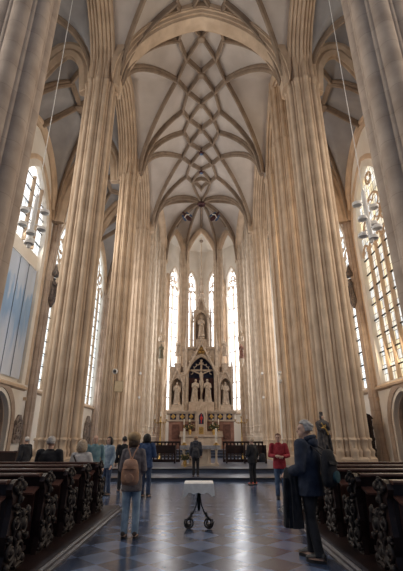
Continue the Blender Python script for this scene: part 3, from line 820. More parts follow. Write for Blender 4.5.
def statue(name, loc, h, label, m, rz=0.0, group=None, cat='statue', pedestal=None, **kw):
    r = empty(name, loc, rz, label, cat, group)
    g = G(); statue_geo(g, h, **kw); g.build('figure', m, r, smooth=60)
    g = G(); g.lathe([(h*.19, -h*.05), (h*.19, -h*.02), (h*.175, 0.002)], (0, 0, 0), 8); g.build('pedestal', pedestal or m, r, smooth=30)
    return r

# ------------------------------------------------------------------ high altar
HA = empty('high_altar', (0, 39.0, 0.80), 0, 'tall carved stone gothic altar with gables and a spire in the apse', 'altar')
def HG():
    g = G(); g.xf = Matrix.Translation((0, 0, -0.80)); return g      # heights above the nave floor
def pinnacle(g, x, y, z0, z1, w, k=0.62, finial=True):
    zs = z0 + (z1-z0)*k
    g.box(x-w, x+w, y-w, y+w, z0, zs)
    for e in (0.0,): g.box(x-w*1.35, x+w*1.35, y-w*1.35, y+w*1.35, zs-0.06, zs+0.02)
    # small gablets on each face
    for dx, dy in ((0, -1), (1, 0), (-1, 0), (0, 1)):
        a = Vector((x+dx*w*1.05, y+dy*w*1.05, zs)); t = Vector((dy, dx, 0))*w
        g.add([a-t, a+t, a+Vector((0, 0, w*2.2)), a-t-Vector((dx, dy, 0))*w*.6, a+t-Vector((dx, dy, 0))*w*.6, a+Vector((0, 0, w*2.2))-Vector((dx, dy, 0))*w*.6], [(0,1,2), (3,5,4), (0,2,5,3), (1,4,5,2), (0,3,4,1)])
    g.lathe([(w*1.2, zs), (w*0.18, z1-w*0.6)], (x, y, 0), 4)
    nn = max(3, int((z1-zs)/(w*2.2)))
    for i in range(1, nn):
        f = i/nn; rr_ = w*1.2*(1-f)+w*0.18*f
        for q in range(4):
            a = q*PI/2; g.ball((x+rr_*1.05*cos(a), y+rr_*1.05*sin(a), zs+(z1-zs)*f), w*.30*(1.1-0.5*f), n=6, m=4)
    if finial:
        g.ball((x, y, z1-w*0.5), w*.42, w*.42, w*.3, 8, 5); g.ball((x, y, z1), w*.2, w*.2, w*.4, 6, 5)
def gable(g, x, y0, y1, z0, zt, hw, th, crock=5):
    """steep gable frame with crockets"""
    out = [(x-hw, z0), (x, zt), (x+hw, z0), (x+hw-th*1.3, z0), (x, zt-th*2.2), (x-hw+th*1.3, z0)]
    g.prism([out[0], out[1], out[4], out[5]], y0, y1); g.prism([out[1], out[2], out[3], out[4]], y0, y1)
    for i in range(crock):
        f = (i+0.6)/crock
        for e in (-1, 1): g.ball((x+e*hw*(1-f)+e*th*.25, (y0+y1)/2, z0+(zt-z0)*f+th*.2), th*.55, th*.5, th*.6, 7, 5)
    g.ball((x, (y0+y1)/2, zt+th*.7), th*.75, th*.75, th*.45, 8, 5); g.ball((x, (y0+y1)/2, zt+th*1.4), th*.35, th*.35, th*.5, 8, 5)
def col(g, x, y, z0, z1, r):
    g.lathe([(r*1.7, z0), (r*1.7, z0+r), (r*1.2, z0+r*1.6), (r, z0+r*2), (r, z1-r*3), (r*1.25, z1-r*2.7), (r*1.1, z1-r*2.2), (r*1.8, z1-r*.6), (r*1.8, z1)], (x, y, 0), 12)
# predella
g = HG(); g.box(-3.05, 3.05, -1.35, 0.9, 0.8, 1.25); g.box(-2.95, 2.95, -1.25, 0.9, 1.25, 3.10); HA_b = g.build('predella', ALTAR_RED, HA, smooth=0)
DRM = mat('dark_red_marble', (0.10, 0.045, 0.035), (0.18, 0.085, 0.065), 0.4, scale=5)
for x in (-2.3, -1.35, 1.35, 2.3): HG().box(x-0.34, x+0.34, -1.31, -1.24, 1.6, 2.85).build('marble_panel', DRM, HA_b, smooth=0)
g = HG(); g.box(-3.12, 3.12, -1.38, 0.9, 3.10, 3.22); g.box(-3.0, 3.0, -1.28, 0.9, 3.22, 3.78); g.box(-3.15, 3.15, -1.42, 0.9, 3.78, 3.90); g.box(-3.22, 3.22, -1.48, 0.9, 3.90, 4.03); g.build('predella_frieze', ALTAR_STONE, HA, smooth=0)
for x in (-2.55, -1.72, -0.92, 0.92, 1.72, 2.55):
    g = HG()
    g.box(x-0.27, x+0.27, -1.33, -1.27, 3.26, 3.75); md = g.build('frieze_panel', NIGHT, HA, smooth=0)
    g = HG()
    for a in range(4): g.ball((x+0.11*cos(a*PI/2), -1.34, 3.505+0.11*sin(a*PI/2)), 0.105, 0.03, 0.105, 10, 6)
    g.build('medallion', GOLD, md, smooth=60)
# mensa in front
g = HG(); g.box(-1.9, 1.9, -2.55, -1.55, 1.78, 1.95); g.box(-1.75, 1.75, -2.45, -1.40, 0.8, 1.78); g.build('mensa', ALTAR_STONE, HA, smooth=0)
g = HG(); g.box(-1.9, 1.9, -1.62, -1.32, 1.95, 2.25); g.build('gradine', ALTAR_STONE, HA, smooth=0)
# tabernacle
g = HG(); g.box(-0.34, 0.34, -1.75, -1.3, 1.95, 3.95); gable(g, 0, -1.80, -1.6, 3.80, 4.62, 0.42, 0.075, 4)
for e in (-1, 1): pinnacle(g, e*0.44, -1.62, 2.0, 4.35, 0.075)
tb = g.build('tabernacle', ALTAR_STATUE, HA, smooth=30)
g = HG(); g.box(-0.2, 0.2, -1.79, -1.74, 2.02, 2.62); g.build('tabernacle_door', GOLD, tb, smooth=0)
g = HG(); pts = arch_pts(0.22, 0.35, 8); g.prism([(-0.22, 2.85), (0.22, 2.85)] + [(t, 3.45+z) for t, z in reversed(pts)], -1.77, -1.74); g.build('exposition_niche', NIGHT, tb, smooth=0)
g = HG(); g.ball((0, -1.80, 3.36), 0.13, 0.04, 0.16, 12, 8); g.box(-0.03, 0.03, -1.83, -1.78, 2.9, 3.3); g.ball((0, -1.80, 3.62), 0.06, 0.03, 0.06); g.build('red_enamel_jewel', RED, tb, smooth=60)
# central opening
g = HG(); g.box(-1.45, 1.45, 0.42, 0.55, 4.03, 9.6); g.build('blue_back_wall', NIGHT, HA, smooth=0)
g = HG(); g.box(-1.3, 1.3, 0.38, 0.42, 4.4, 7.2); g.build('red_damask', WINE, HA, smooth=0)
g = HG(); f = lambda t, z, d: (t, d, z)
arch_wall(g, 1.32, 1.9, 7.35, f, lambda t: 10.0, -0.25, 0.5, 14)
g.box(-1.78, -1.32, -0.25, 0.8, 4.03, 10.0); g.box(1.32, 1.78, -0.25, 0.8, 4.03, 10.0); g.box(-1.78, 1.78, 0.55, 0.8, 4.03, 10.0)
g.build('centre_frame', ALTAR_STONE, HA, smooth=30)
g = HG(); arch_band(g, 1.22, 1.8, 7.35, f, None, [(0.0, -0.30), (0.05, -0.40), (0.12, -0.38), (0.16, -0.46), (0.26, -0.46), (0.28, -0.25), (0.0, -0.2)], 14, down=3.3); g.build('arch_moulding', ALTAR_STATUE, HA, smooth=30)
g = HG()      # cusped tracery in the arch head
for i in range(9):
    a = PI*(i+0.5)/9; cx_, cz_ = 1.02*cos(a), 7.45+1.18*sin(a)
    g.tube([(cx_+0.2*cos(b), -0.28, cz_+0.2*sin(b)) for b in [a+PI+q*0.35-1.4 for q in range(9)]], 0.035, 6)
g.build('cusped_tracery', ALTAR_STATUE, HA, smooth=60)
g = HG(); gable(g, 0, -0.62, -0.36, 7.35, 10.7, 1.72, 0.17, 7); g.build('great_gable', ALTAR_STATUE, HA, smooth=40)
g = HG()
for a in range(3):
    b = PI/2 + a*2*PI/3; g.tube([(0.19*cos(b)+0.17*cos(q*PI/8), -0.5, 9.72+0.19*sin(b)+0.17*sin(q*PI/8)) for q in range(16)], 0.045, 6, closed=True)
    g.ball((0.19*cos(b), -0.46, 9.72+0.19*sin(b)), 0.11, 0.05, 0.11, 8, 5)
g.build('carved_trefoil', GOLD, HA, smooth=60)
for e in (-1, 1):
    for dx in (0, 0.16):
        g = HG(); col(g, e*(1.44+dx), -0.40, 4.03, 7.4, 0.065); g.build('engaged_column', ALTAR_STATUE, HA, smooth=40)
for e in (-1, 1):
    g = HG(); pinnacle(g, e*1.50, -0.40, 7.4, 12.0, 0.13, 0.5); g.build('pinnacle', ALTAR_STATUE, HA, smooth=30)
g = HG(); g.box(-1.85, 1.85, -0.35, 0.85, 9.86, 9.98); g.box(-1.92, 1.92, -0.42, 0.9, 9.98, 10.16)
for i in range(13): g.ball((-1.75+i*3.5/12, -0.44, 9.90), 0.06, 0.05, 0.06, 6, 4)
g.build('cornice', ALTAR_STONE, HA, smooth=30)
# side niches
for e in (-1, 1):
    c = e*2.32
    g = HG(); g.box(c-0.72, c+0.72, 0.30, 0.75, 4.03, 8.3); f2 = lambda t, z, d: (c+t, d, z)
    arch_wall(g, 0.5, 0.75, 6.35, f2, lambda t: 7.5, -0.45, 0.3, 10)
    for q in (-1, 1): g.box(c+q*0.61-0.11, c+q*0.61+0.11, -0.45, 0.35, 4.03, 7.5)
    wing = g.build('niche_wing', ALTAR_STONE, HA, smooth=30)
    g = HG(); g.box(c-0.5, c+0.5, -0.5, 0.3, 4.03, 4.60); g.box(c-0.55, c+0.55, -0.56, 0.3, 4.52, 4.62); g.build('niche_pedestal', ALTAR_STATUE, wing, smooth=0)
    g = HG(); gable(g, c, -0.60, -0.42, 6.5, 8.05, 0.70, 0.10, 5); g.build('niche_gable', ALTAR_STATUE, wing, smooth=40)
    for q in (-1, 1):
        g = HG(); col(g, c+q*0.61, -0.52, 4.03, 6.6, 0.075); g.build('niche_column', ALTAR_STATUE, wing, smooth=40)
    g = HG(); pinnacle(g, c+e*0.66, -0.42, 6.5, 9.0, 0.10, 0.55); g.build('outer_pinnacle', ALTAR_STATUE, HA, smooth=30)
    g = HG(); g.box(c-0.78, c+0.78, -0.5, 0.8, 7.5, 7.62); g.box(c-0.3, c+0.3, -0.2, 0.4, 7.6, 8.5); g.box(c-0.36, c+0.36, -0.26, 0.46, 8.42, 8.54); g.build('wing_top', ALTAR_STONE, HA, smooth=0)
# upper tier
g = HG(); g.box(-0.8, 0.8, 0.2, 0.7, 10.16, 14.0); f3 = lambda t, z, d: (t, d, z); arch_wall(g, 0.55, 0.8, 13.0, f3, lambda t: 14.0, -0.3, 0.3, 10)
for q in (-1, 1): g.box(q*0.67-0.12, q*0.67+0.12, -0.3, 0.35, 10.16, 14.0)
up = g.build('upper_niche', ALTAR_STATUE, HA, smooth=30)
g = HG(); g.box(-0.55, 0.55, -0.45, 0.3, 10.16, 10.9); g.lathe([(0.3, 10.9), (0.42, 11.05), (0.42, 11.15)], (0, -0.1, 0), 8); g.build('upper_pedestal', ALTAR_STONE, up, smooth=0)
g = HG(); gable(g, 0, -0.5, -0.28, 13.1, 15.3, 0.85, 0.11, 6); g.build('upper_gable', ALTAR_STATUE, up, smooth=40)
for q in (-1, 1):
    g = HG(); col(g, q*0.66, -0.38, 10.16, 13.2, 0.075); g.build('upper_column', ALTAR_STONE, up, smooth=40)
for q in (-1, 1):
    g = HG(); pinnacle(g, q*0.95, -0.1, 10.16, 14.6, 0.12, 0.6); g.build('upper_pinnacle', ALTAR_STATUE, HA, smooth=30)
g = HG(); pinnacle(g, 0, 0.1, 13.9, 18.3, 0.27, 0.22); g.lathe([(0.34, 16.0), (0.2, 16.15)], (0, 0.1, 0), 8); g.lathe([(0.26, 16.9), (0.14, 17.0)], (0, 0.1, 0), 8); g.build('spire', ALTAR_STONE, HA, smooth=30)
# figures standing in it
statue('saint_statue', (-2.32, 38.72, 4.73), 2.0, 'pale stone saint in the altar niche below the wing, on the Mary side', ALTAR_STATUE, arms=('chest', 'down'), seed=2, group='stone saints of the high altar')
statue('saint_statue', (2.32, 38.72, 4.73), 2.0, 'pale stone bearded saint in the altar niche with one arm raised', ALTAR_STATUE, arms=('raise', 'hold'), seed=4, hat='beard', group='stone saints of the high altar')
statue('saint_statue', (0.0, 38.72, 11.28), 2.0, 'crowned stone figure in the topmost niche of the high altar', ALTAR_STATUE, arms=('hold', 'chest'), seed=6, hat='crown', group='stone saints of the high altar')
statue('angel_statue', (-2.32, 39.1, 9.42), 1.5, 'small stone angel over the altar wing on the Mary side', ALTAR_STATUE, arms='pray', seed=8, group='stone angels on the altar wings')
statue('angel_statue', (2.32, 39.1, 9.42), 1.5, 'small stone angel over the altar wing of the bearded saint', ALTAR_STATUE, arms='chest', seed=9, group='stone angels on the altar wings')
statue('mourner_statue', (-0.64, 38.66, 4.957), 2.05, 'stone Mary bowing her veiled head at the foot of the cross', ALTAR_STATUE, arms='pray', seed=11, lean=0.06, group='stone mourners under the cross')
statue('mourner_statue', (0.66, 38.66, 4.957), 2.05, 'stone mourner with one hand at the chest, facing Mary under the cross', ALTAR_STATUE, arms=('chest', 'hold'), seed=12, lean=-0.05, group='stone mourners under the cross')
g = HG(); g.box(-1.2, 1.2, -0.75, 0.4, 4.03, 4.85); g.box(-0.2, 0.2, -0.45, 0.15, 4.85, 5.1); g.build('calvary_base', ALTAR_STONE, HA, smooth=0)
# crucifix
cr = empty('crucifix', (0.0, 38.95, 5.105), 0, 'large stone crucifix in the central arch of the high altar', 'crucifix')
g = G(); g.box(-0.09, 0.09, -0.06, 0.06, 0.0, 3.75); g.box(-1.0, 1.0, -0.055, 0.055, 2.68, 2.86)
for x, z in ((-1.0, 2.77), (1.0, 2.77), (0, 3.75)): g.lathe([(0.13, -0.05), (0.13, 0.05)], (x, 0, z), 12)
g.box(-0.16, 0.16, -0.075, 0.0, 3.3, 3.5); g.build('cross', ALTAR_STONE, cr, smooth=0)
g = G(); g.xf = Matrix.Translation((0, -0.16, 0))
g.rings([[(a*cos(2*PI*k/14)+ox, b*sin(2*PI*k/14), z) for k in range(14)] for z, a, b, ox in ((1.62, .15, .11, .02), (1.78, .175, .12, .03), (1.95, .15, .10, .02), (2.2, .19, .12, 0), (2.42, .205, .115, -.01), (2.52, .12, .08, -.02), (2.58, .065, .06, -.03), (2.64, .06, .06, -.04))])
g.ball((-.05, -.05, 2.76), .10, .12, .145, 12, 8); g.ball((-.05, -.16, 2.74), .018, .03, .03, 6, 4); g.ball((-.05, -.0, 2.78), .115, .11, .145, 10, 8)
for e in (-1, 1):
    g.tube([(e*.17, 0, 2.44), (e*.5, .02, 2.56), (e*.88, .06, 2.74)], [.075, .06, .045], 8); g.ball((e*.93, .06, 2.77), .05, .03, .045, 8, 6)
    for q in range(4): g.tube([(e*.95, .05, 2.80-q*.02), (e*1.03, .03, 2.83-q*.025)], .012, 5)
    g.tube([(e*.08+.02, 0, 1.66), (e*.09+.05, -.10, 1.15), (e*.04+.02, .02, 0.66), (e*.03+.02, -.06, .50)], [.115, .085, .06, .035], 10)
g.build('corpus', ALTAR_STATUE, cr, smooth=60)
g = G(); g.xf = Matrix.Translation((0, -0.16, 0)); g.rings([[(a*cos(2*PI*k/20)*(1+.05*cos(5*k)), b*sin(2*PI*k/20)*(1+.05*cos(5*k)), z) for k in range(20)] for z, a, b in ((1.42, .20, .16), (1.58, .205, .15), (1.76, .19, .135), (1.80, .17, .12))]); g.ball((.2, -.02, 1.6), .06, .05, .14, 8, 6); g.build('loincloth', ALTAR_STATUE, cr, smooth=60)

# things on the high altar
def candle(loc, hs, hc, label, group, k=1.0, m=GOLD):
    r = empty('candlestick', loc, 0, label, 'candlestick', group)
    g = G(); g.lathe([(.13*k, 0), (.13*k, .03*k), (.07*k, .06*k), (.03*k, .12*k), (.05*k, hs*.45), (.025*k, hs*.55), (.03*k, hs*.9), (.09*k, hs*.97), (.09*k, hs)], n=14); g.build('holder', m, r, smooth=50)
    g = G(); g.lathe([(.042*k, hs), (.042*k, hs+hc), (.02*k, hs+hc+.012)], n=12); cd = g.build('candle', WAX, r, smooth=50)
    g = G(); g.lathe([(.005, hs+hc), (.004, hs+hc+.04)], n=6); g.build('wick', IRON, cd)
    return r
for x, t in ((-1.55, 'outermost on the Mary side'), (-1.05, 'second from the outside on the Mary side'), (1.05, 'second from the outside, by the bearded saint'), (1.55, 'outermost, by the bearded saint')):
    candle((x, 37.55, 2.253), 0.55, 0.5, 'small gilt candlestick on the high altar step, ' + t, 'gilt candlesticks of the high altar')
LEAF = mat('dried_bouquet_green', (0.035, 0.045, 0.02), (0.09, 0.10, 0.05), 0.7, scale=30)
BLOOM = mat('ochre_blossoms', (0.35, 0.22, 0.08), (0.55, 0.42, 0.22), 0.7, scale=30)
def bouquet(loc, label, k=1.0, seed=1):
    r = empty('flower_vase', loc, 0, label, 'flowers', 'flower arrangements')
    G().lathe([(.09*k, 0), (.07*k, .04*k), (.12*k, .2*k), (.07*k, .34*k), (.09*k, .36*k)], n=14).build('vase', GOLD, r, smooth=50)
    rr = random.Random(seed); g = G(); b = G()
    for i in range(46):
        a = rr.random()*2*PI; rd = .34*k*sqrt(rr.random()); z = .38*k + .62*k*rr.random()*(1-rd/(.5*k))
        p = Vector((rd*cos(a), rd*sin(a)*.6, z)); g.tube([(0, 0, .3*k), p*.6+Vector((0, 0, .16*k)), p], .008*k, 4)
        g.ball(p, .05*k, .03*k, .06*k, 6, 4)
        if i % 3 == 0: b.ball(p+Vector((0, -.03*k, .02*k)), .045*k, .045*k, .04*k, 6, 4)
    g.build('foliage', LEAF, r, smooth=60); b.build('blossom', BLOOM, r, smooth=60)
bouquet((-1.0, 37.15, 1.96), 'bouquet on the altar table nearer the Mary side', 1.25, 1); bouquet((1.1, 37.15, 1.96), 'bouquet on the altar table nearer the bearded saint', 1.25, 2)

# ------------------------------------------------------------------ people's altar at the crossing
r = empty('altar_table', (-0.05, 22.0, 0.31), 0, 'pale stone altar table under a linen cloth before the steps', 'altar')
g = G(); g.box(-1.0, 1.0, -0.42, 0.42, 0.86, 0.95); g.box(-0.95, 0.95, -0.38, 0.38, 0.80, 0.86); g.build('slab', STONE_PALE, r, smooth=0)
g = G(); g.box(-0.95, 0.95, -0.36, 0.36, 0.0, 0.10); g.box(-0.55, 0.55, -0.20, 0.22, 0.10, 0.80); g.build('base', STONE_PALE, r, smooth=0)
for x in (-0.82, -0.42, 0.42, 0.82):
    g = G(); col(g, x, -0.27, 0.10, 0.80, 0.055); g.build('column', STONE_PALE, r, smooth=40)
g = G()
for i in range(3):
    pts = arch_pts(0.20, 0.22, 6); x = -0.62+i*0.62
    g.tube([(x-0.2, -0.28, 0.45)]+[(x+t, -0.28, 0.45+z) for t, z in pts]+[(x+0.2, -0.28, 0.45)], 0.03, 6)
g.build('blind_arcade', STONE_PALE, r, smooth=40)
g = G(); g.box(-1.03, 1.03, -0.45, 0.45, 0.95, 0.965); n = 40; top = [(-1.03+2.06*i/n, -0.452, 0.965) for i in range(n+1)]; bot = [(-1.03+2.06*i/n, -0.455-0.012*sin(i*1.7), 0.80+0.012*sin(i*0.9)) for i in range(n+1)]
g.add(top+bot+[(x, y+0.012, z) for x, y, z in top]+[(x, y+0.012, z) for x, y, z in bot], [(i, i+1, n+2+i, n+1+i) for i in range(n)]+[(2*n+2+i, 3*n+3+i, 3*n+4+i, 2*n+3+i) for i in range(n)]+[(n+1+i, n+2+i, 3*n+4+i, 3*n+3+i) for i in range(n)])
g.build('altar_cloth', mat('grey_linen', (0.30, 0.30, 0.33), (0.42, 0.42, 0.45), 0.9, scale=14), r, smooth=40)
for x, t in ((-0.88, 'white candle in a gilt holder on the altar table, beside the backpacker'), (0.78, 'white candle in a gilt holder on the altar table, the one standing free')):
    candle((x, 22.0, 1.278), 0.10, 0.72, t, 'altar table candles', 1.3)
bouquet((-0.80, 21.35, 0.31), 'low bouquet on the floor in front of the altar table', 0.85, 5)

# communion rails, benches
def rail(x0, x1, y, label):
    r = empty('altar_rail', (x0, y, 0.31), 0, label, 'rail', 'dark altar rails')
    L = x1-x0
    G().box(0, L, -0.09, 0.09, 1.05, 1.15).build('hand_rail', WOOD, r, smooth=0); G().box(0, L, -0.07, 0.07, 0, 0.16).build('foot_rail', WOOD, r, smooth=0)
    n = max(3, int(L/0.21)); base = None
    for i in range(n+1):
        x = 0.05+(L-0.1)*i/n
        if base is None:
            g = G(); g.lathe([(.05, .16), (.05, .24), (.025, .30), (.055, .52), (.03, .72), (.022, .9), (.05, .98), (.05, 1.05)], (0, 0, 0), 10); base = g.build('baluster', WOOD, r, smooth=50); base.location.x = x
        else:
            c = base.copy(); COL.objects.link(c); c.parent = r; c.location.x = x
rail(-3.55, -1.25, 25.7, 'dark turned rail beside the altar table, under the rose-hued spotlit pier'.replace(', under the rose-hued spotlit pier', ' on the side of the blue jacket'))
rail(1.30, 3.75, 25.7, 'dark turned rail beside the altar table on the side of the red shoes')
def bench(x0, x1, y, label, z=0.31):
    r = empty('choir_bench', (x0, y, z), 0, label, 'bench', 'dark choir benches'); L = x1-x0
    G().box(0, L, -0.2, 0.2, 0.42, 0.47).build('seat', WOOD, r, smooth=0); G().box(0, L, 0.17, 0.22, 0.5, 0.95).build('backrest', WOOD, r, smooth=0)
    for x in (0.04, L-0.04): G().box(x-0.04, x+0.04, -0.2, 0.22, 0, 0.95).build('bench_end', WOOD, r, smooth=0)
    G().box(0.08, L-0.08, -0.02, 0.02, 0.12, 0.2).build('stretcher', WOOD, r, smooth=0)
bench(-3.5, -1.45, 24.4, 'low dark bench before the rail on the side of the blue jacket')
bench(1.4, 2.5, 24.4, 'short dark bench before the rail next to the standing candle')
bench(2.65, 3.7, 24.4, 'short dark bench before the rail behind the red-shoed visitor')
# tall torch stands
def torch(x, y, label):
    r = empty('candelabrum', (x, y, 0.31), 0, label, 'candelabrum', 'gilt standing candelabra')
    G().lathe([(.26, 0), (.26, .05), (.12, .12), (.05, .2), (.04, .9), (.09, 1.0), (.04, 1.1), (.035, 2.2), (.10, 2.3), (.04, 2.36), (.03, 2.62)], n=14).build('stem', GOLD, r, smooth=50)
    g = G()
    for e in (-1, 1):
        g.tube([(e*.03, 0, 2.3), (e*.2, 0, 2.22), (e*.34, 0, 2.3), (e*.38, 0, 2.42)], .022, 8); g.lathe([(.02, 2.40), (.07, 2.46), (.07, 2.48)], (e*.38, 0, 0), 10); g.ball((e*.2, 0, 2.3), .04, n=8, m=6)
    g.lathe([(.03, 2.58), (.09, 2.64), (.09, 2.66)], n=12); g.build('branch_arm', GOLD, r, smooth=50)
    for dx, z in ((-.38, 2.48), (0, 2.66), (.38, 2.48)):
        G().lathe([(.028, z), (.028, z+.3), (.01, z+.31)], (dx, 0, 0), 10).build('candle', WAX, r, smooth=50)
torch(-2.65, 27.2, 'gilt standing candelabrum behind the rail on the side of the blue jacket'); torch(2.62, 27.2, 'gilt standing candelabrum behind the rail above the red-shoed visitor')

# ------------------------------------------------------------------ saints on the apse piers
def pier_saint(x, y, rz, label, m):
    r = statue('niche_statue', (x, y, 9.2), 1.45, label, m, rz, 'canopied saints on the apse piers', arms=('hold', 'chest'), seed=21 if x < 0 else 22)
    G().lathe([(.05, -.95), (.12, -.75), (.2, -.45), (.3, -.15), (.3, -.07)], n=8).build('corbel', STONE_PALE, r, smooth=30)
    g = G()
    pinnacle(g, 0, 0.05, 2.2, 4.2, 0.15, 0.12); g.lathe([(.30, 1.72), (.34, 1.8), (.34, 2.0), (.26, 2.25), (.1, 2.3)], (0, 0.05, 0), 8)
    for k in range(8): g.ball((.3*cos(k*PI/4), .05+.3*sin(k*PI/4), 2.08), .06, .06, .14, 6, 5)
    g.bar((0, .28, -0.3), (0, .28, 1.8), .06, .04); g.build('canopy', STONE_PALE, r, smooth=30)
pier_saint(-4.05, 39.6, 0.15, 'painted saint under a stone canopy on the apse pier by the Mary side', mat('painted_green_robe', (0.10, 0.12, 0.09), (0.32, 0.26, 0.18), 0.6, scale=7))
pier_saint(4.05, 39.6, -0.15, 'red-robed saint under a stone canopy on the apse pier by the bearded saint', mat('painted_red_robe', (0.22, 0.05, 0.05), (0.38, 0.25, 0.18), 0.6, scale=7))
# flying angels painted by the key of the vault: carved and painted reliefs hung under the ribs
def vault_angel(x, y, z, s, label):
    r = empty('vault_angel', (x, y, z), 0, label, 'carving', 'painted vault angels'); r.rotation_euler = (0, s*0.7, 0)
    g = G(); g.ball((0, 0, 0.5), .13, .12, .15, 10, 7); g.rings([[(a*cos(k*PI/6), .6*a*sin(k*PI/6), z_) for k in range(12)] for z_, a in ((-.85, .12), (-.6, .26), (-.1, .2), (.2, .24), (.36, .1))]); g.build('figure', WINE, r, smooth=60)
    g = G()
    for e in (-1, 1):
        for k in range(3): g.ball((e*(.3+.06*k), .05, .15-.22*k), .12, .04, .26, 8, 5)
    g.build('wing', BLUE_SH, r, smooth=60)
    g = G(); g.tube([(-.35, -.1, -.15), (0, -.22, -.05), (.35, -.1, -.2)], .06, 6); g.build('scroll', WAX, r, smooth=60)
vault_angel(-1.72, 38.5, 25.1, -1, 'dark red painted angel under the apse vault, on the Mary side'); vault_angel(1.6, 38.5, 25.1, 1, 'dark red painted angel under the apse vault, on the bearded saint side')
# ------------------------------------------------------------------ nave furnishings
# small iron table with a linen cloth
r = empty('iron_table', (-0.03, 8.45, 0), 0, 'small wrought iron scroll table with a white cloth in the aisle', 'table')
def scroll_leg(a):
    g = G(); d = Vector((cos(a), sin(a), 0)); P = lambda q, z: tuple(d*q + Vector((0, 0, z)))
    path = [P(.02, .74), P(.022, .62), P(.03, .50), P(.05, .40), P(.10, .29), P(.17, .20), P(.235, .145)]
    n = 26
    for i in range(n+1):
        t = i/n; rr_ = .098*(1-.74*t); b = .45 - t*3.6*PI; path.append(P(.185 + rr_*cos(b), .105 + rr_*sin(b)))
    g.tube(path, .012, 8); g.tube([P(.10, .25), P(.15, .27), P(.17, .23), P(.145, .20), P(.12, .22)], .008, 6)
    g.tube([P(.03, .70), P(.10, .66), P(.16, .69), P(.17, .74)], .008, 6)
    return g
for k in range(4):
    scroll_leg((-.3, .3, PI-.3, PI+.3)[k]).build('leg', IRON, r, smooth=60)
G().lathe([(.022, .30), (.03, .36), (.03, .74), (.022, .75)], n=10).build('stem', IRON, r, smooth=50)
G().box(-.235, .235, -.235, .235, .745, .765).build('table_top', IRON, r, smooth=0)
c = G(); n = 12; e = .275
vs = []
ring_top = []; ring_bot = []
N4 = 48
for k in range(N4):
    q = k/N4*4; sd = int(q); f_ = q-sd
    x, y = [(-e+2*e*f_, -e), (e, -e+2*e*f_), (e-2*e*f_, e), (-e, e-2*e*f_)][sd]
    dl = 0.16 + 0.045*(1-abs(f_-.5)*2 < .25) + .012*sin(k*1.9)
    w = 1.03 + .02*sin(k*2.3); ring_top.append((x, y, .782)); ring_bot.append((x*w*1.03, y*w*1.03, .782-dl))
ring_in = [(x*.96, y*.96, .788) for x, y, z in ring_top]
ring_b2 = [(x*.985, y*.985, z) for x, y, z in ring_bot]; ring_t2 = [(x*.975, y*.975, .771) for x, y, z in ring_top]
b = 0
c.rings([ring_in, ring_top, ring_bot, ring_b2, ring_t2], cap=True); c.build('table_cloth', LINEN, r, smooth=35)

# dark priest statue at the pier
r = empty('priest_statue', (4.5, 15.5, 0), 0.25, 'dark statue of a priest in biretta holding a gilt crucifix, on the pier pedestal', 'statue')
DARKST = mat('dark_painted_wood', (0.035, 0.032, 0.036), (0.10, 0.085, 0.08), 0.5, scale=9, bump=0.2)
ST = Matrix.Translation((0, 0, 1.06)) @ Matrix.Scale(1.38/1.62, 4) @ Matrix.Translation((0, 0, -1.22))
g = G(); g.xf = ST @ Matrix.Translation((0, 0, 1.22)); statue_geo(g, 1.62, arms=('hold', 'chest'), seed=31, hat='biretta', sx=1.35); g.build('figure', DARKST, r, smooth=60)
g = G(); g.xf = ST; g.ball((0, -.062, 2.71), .058, .05, .085, 10, 8); g.ball((0, -.113, 2.71), .012, .02, .02, 6, 4); g.build('face', SKIN, r, smooth=60)
g = G(); g.xf = ST @ Matrix.Translation((-.03, -.27, 2.20)) @ Matrix.Rotation(-0.55, 4, 'Y'); g.box(-.02, .02, -.015, .015, -.25, .32); g.box(-.13, .13, -.014, .014, .12, .16); g.tube([(-.1, -.03, .13), (0, -.03, .07), (.1, -.03, .13)], .018, 6); g.tube([(0, -.03, .08), (.01, -.035, -.16)], .024, 6); g.build('gilt_crucifix', GOLD, r, smooth=50)
g = G(); g.lathe([(.42, 0), (.42, .14), (.36, .2), (.33, .85), (.38, .90), (.40, .98), (.38, 1.06)], n=8); g.build('pedestal', STONE, r, smooth=20)

LENS = mat('frosted_lens', (0.42, 0.42, 0.43), (0.52, 0.52, 0.53), 0.3)
# hanging lamps: white clusters of round spotlights on long cables
def hanging_lamp(x, y, z, label, zt=25.0):
    r = empty('hanging_lamp', (x, y, z), 0, label, 'lamp', 'white hanging spotlights')
    G().lathe([(.05, -.75), (.075, -.7), (.075, 1.15), (.05, 1.2), (.02, 1.3)], n=14).build('stem', WHITE_MET, r, smooth=50)
    G().tube([(0, 0, 1.25), (0, 0, zt-z)], .014, 6).build('cable', WHITE_MET, r, smooth=50)
    i = 0
    for zz, rad, k, a0 in ((.70, .32, 2, .25), (.10, .30, 2, .6), (-.28, .30, 2, 2.0), (-.55, .10, 1, -1.2)):
        for q in range(k):
            a = a0 + q*2*PI/k; px, py = rad*cos(a), rad*sin(a)
            g = G(); g.tube([(0, 0, zz+.05), (px*.6, py*.6, zz+.04), (px, py, zz)], .02, 6); arm = g.build('arm', WHITE_MET, r, smooth=50)
            g = G(); g.lathe([(.03, zz+.03), (.14, zz), (.155, zz-.05), (.155, zz-.11), (.13, zz-.11), (.12, zz-.07)], (px, py, 0), 16); sh = g.build('spotlight', WHITE_MET, arm, smooth=45)
            g = G(); g.lathe([(.12, zz-.085), (.118, zz-.075)], (px, py, 0), 14); g.build('lens', LENS, sh)
    return r
hanging_lamp(-5.62, 11.5, 8.12, 'white cluster lamp hanging on a long cable before the walled-up window')
hanging_lamp(5.5, 11.3, 8.2, 'white cluster lamp hanging on a long cable before the gold window')

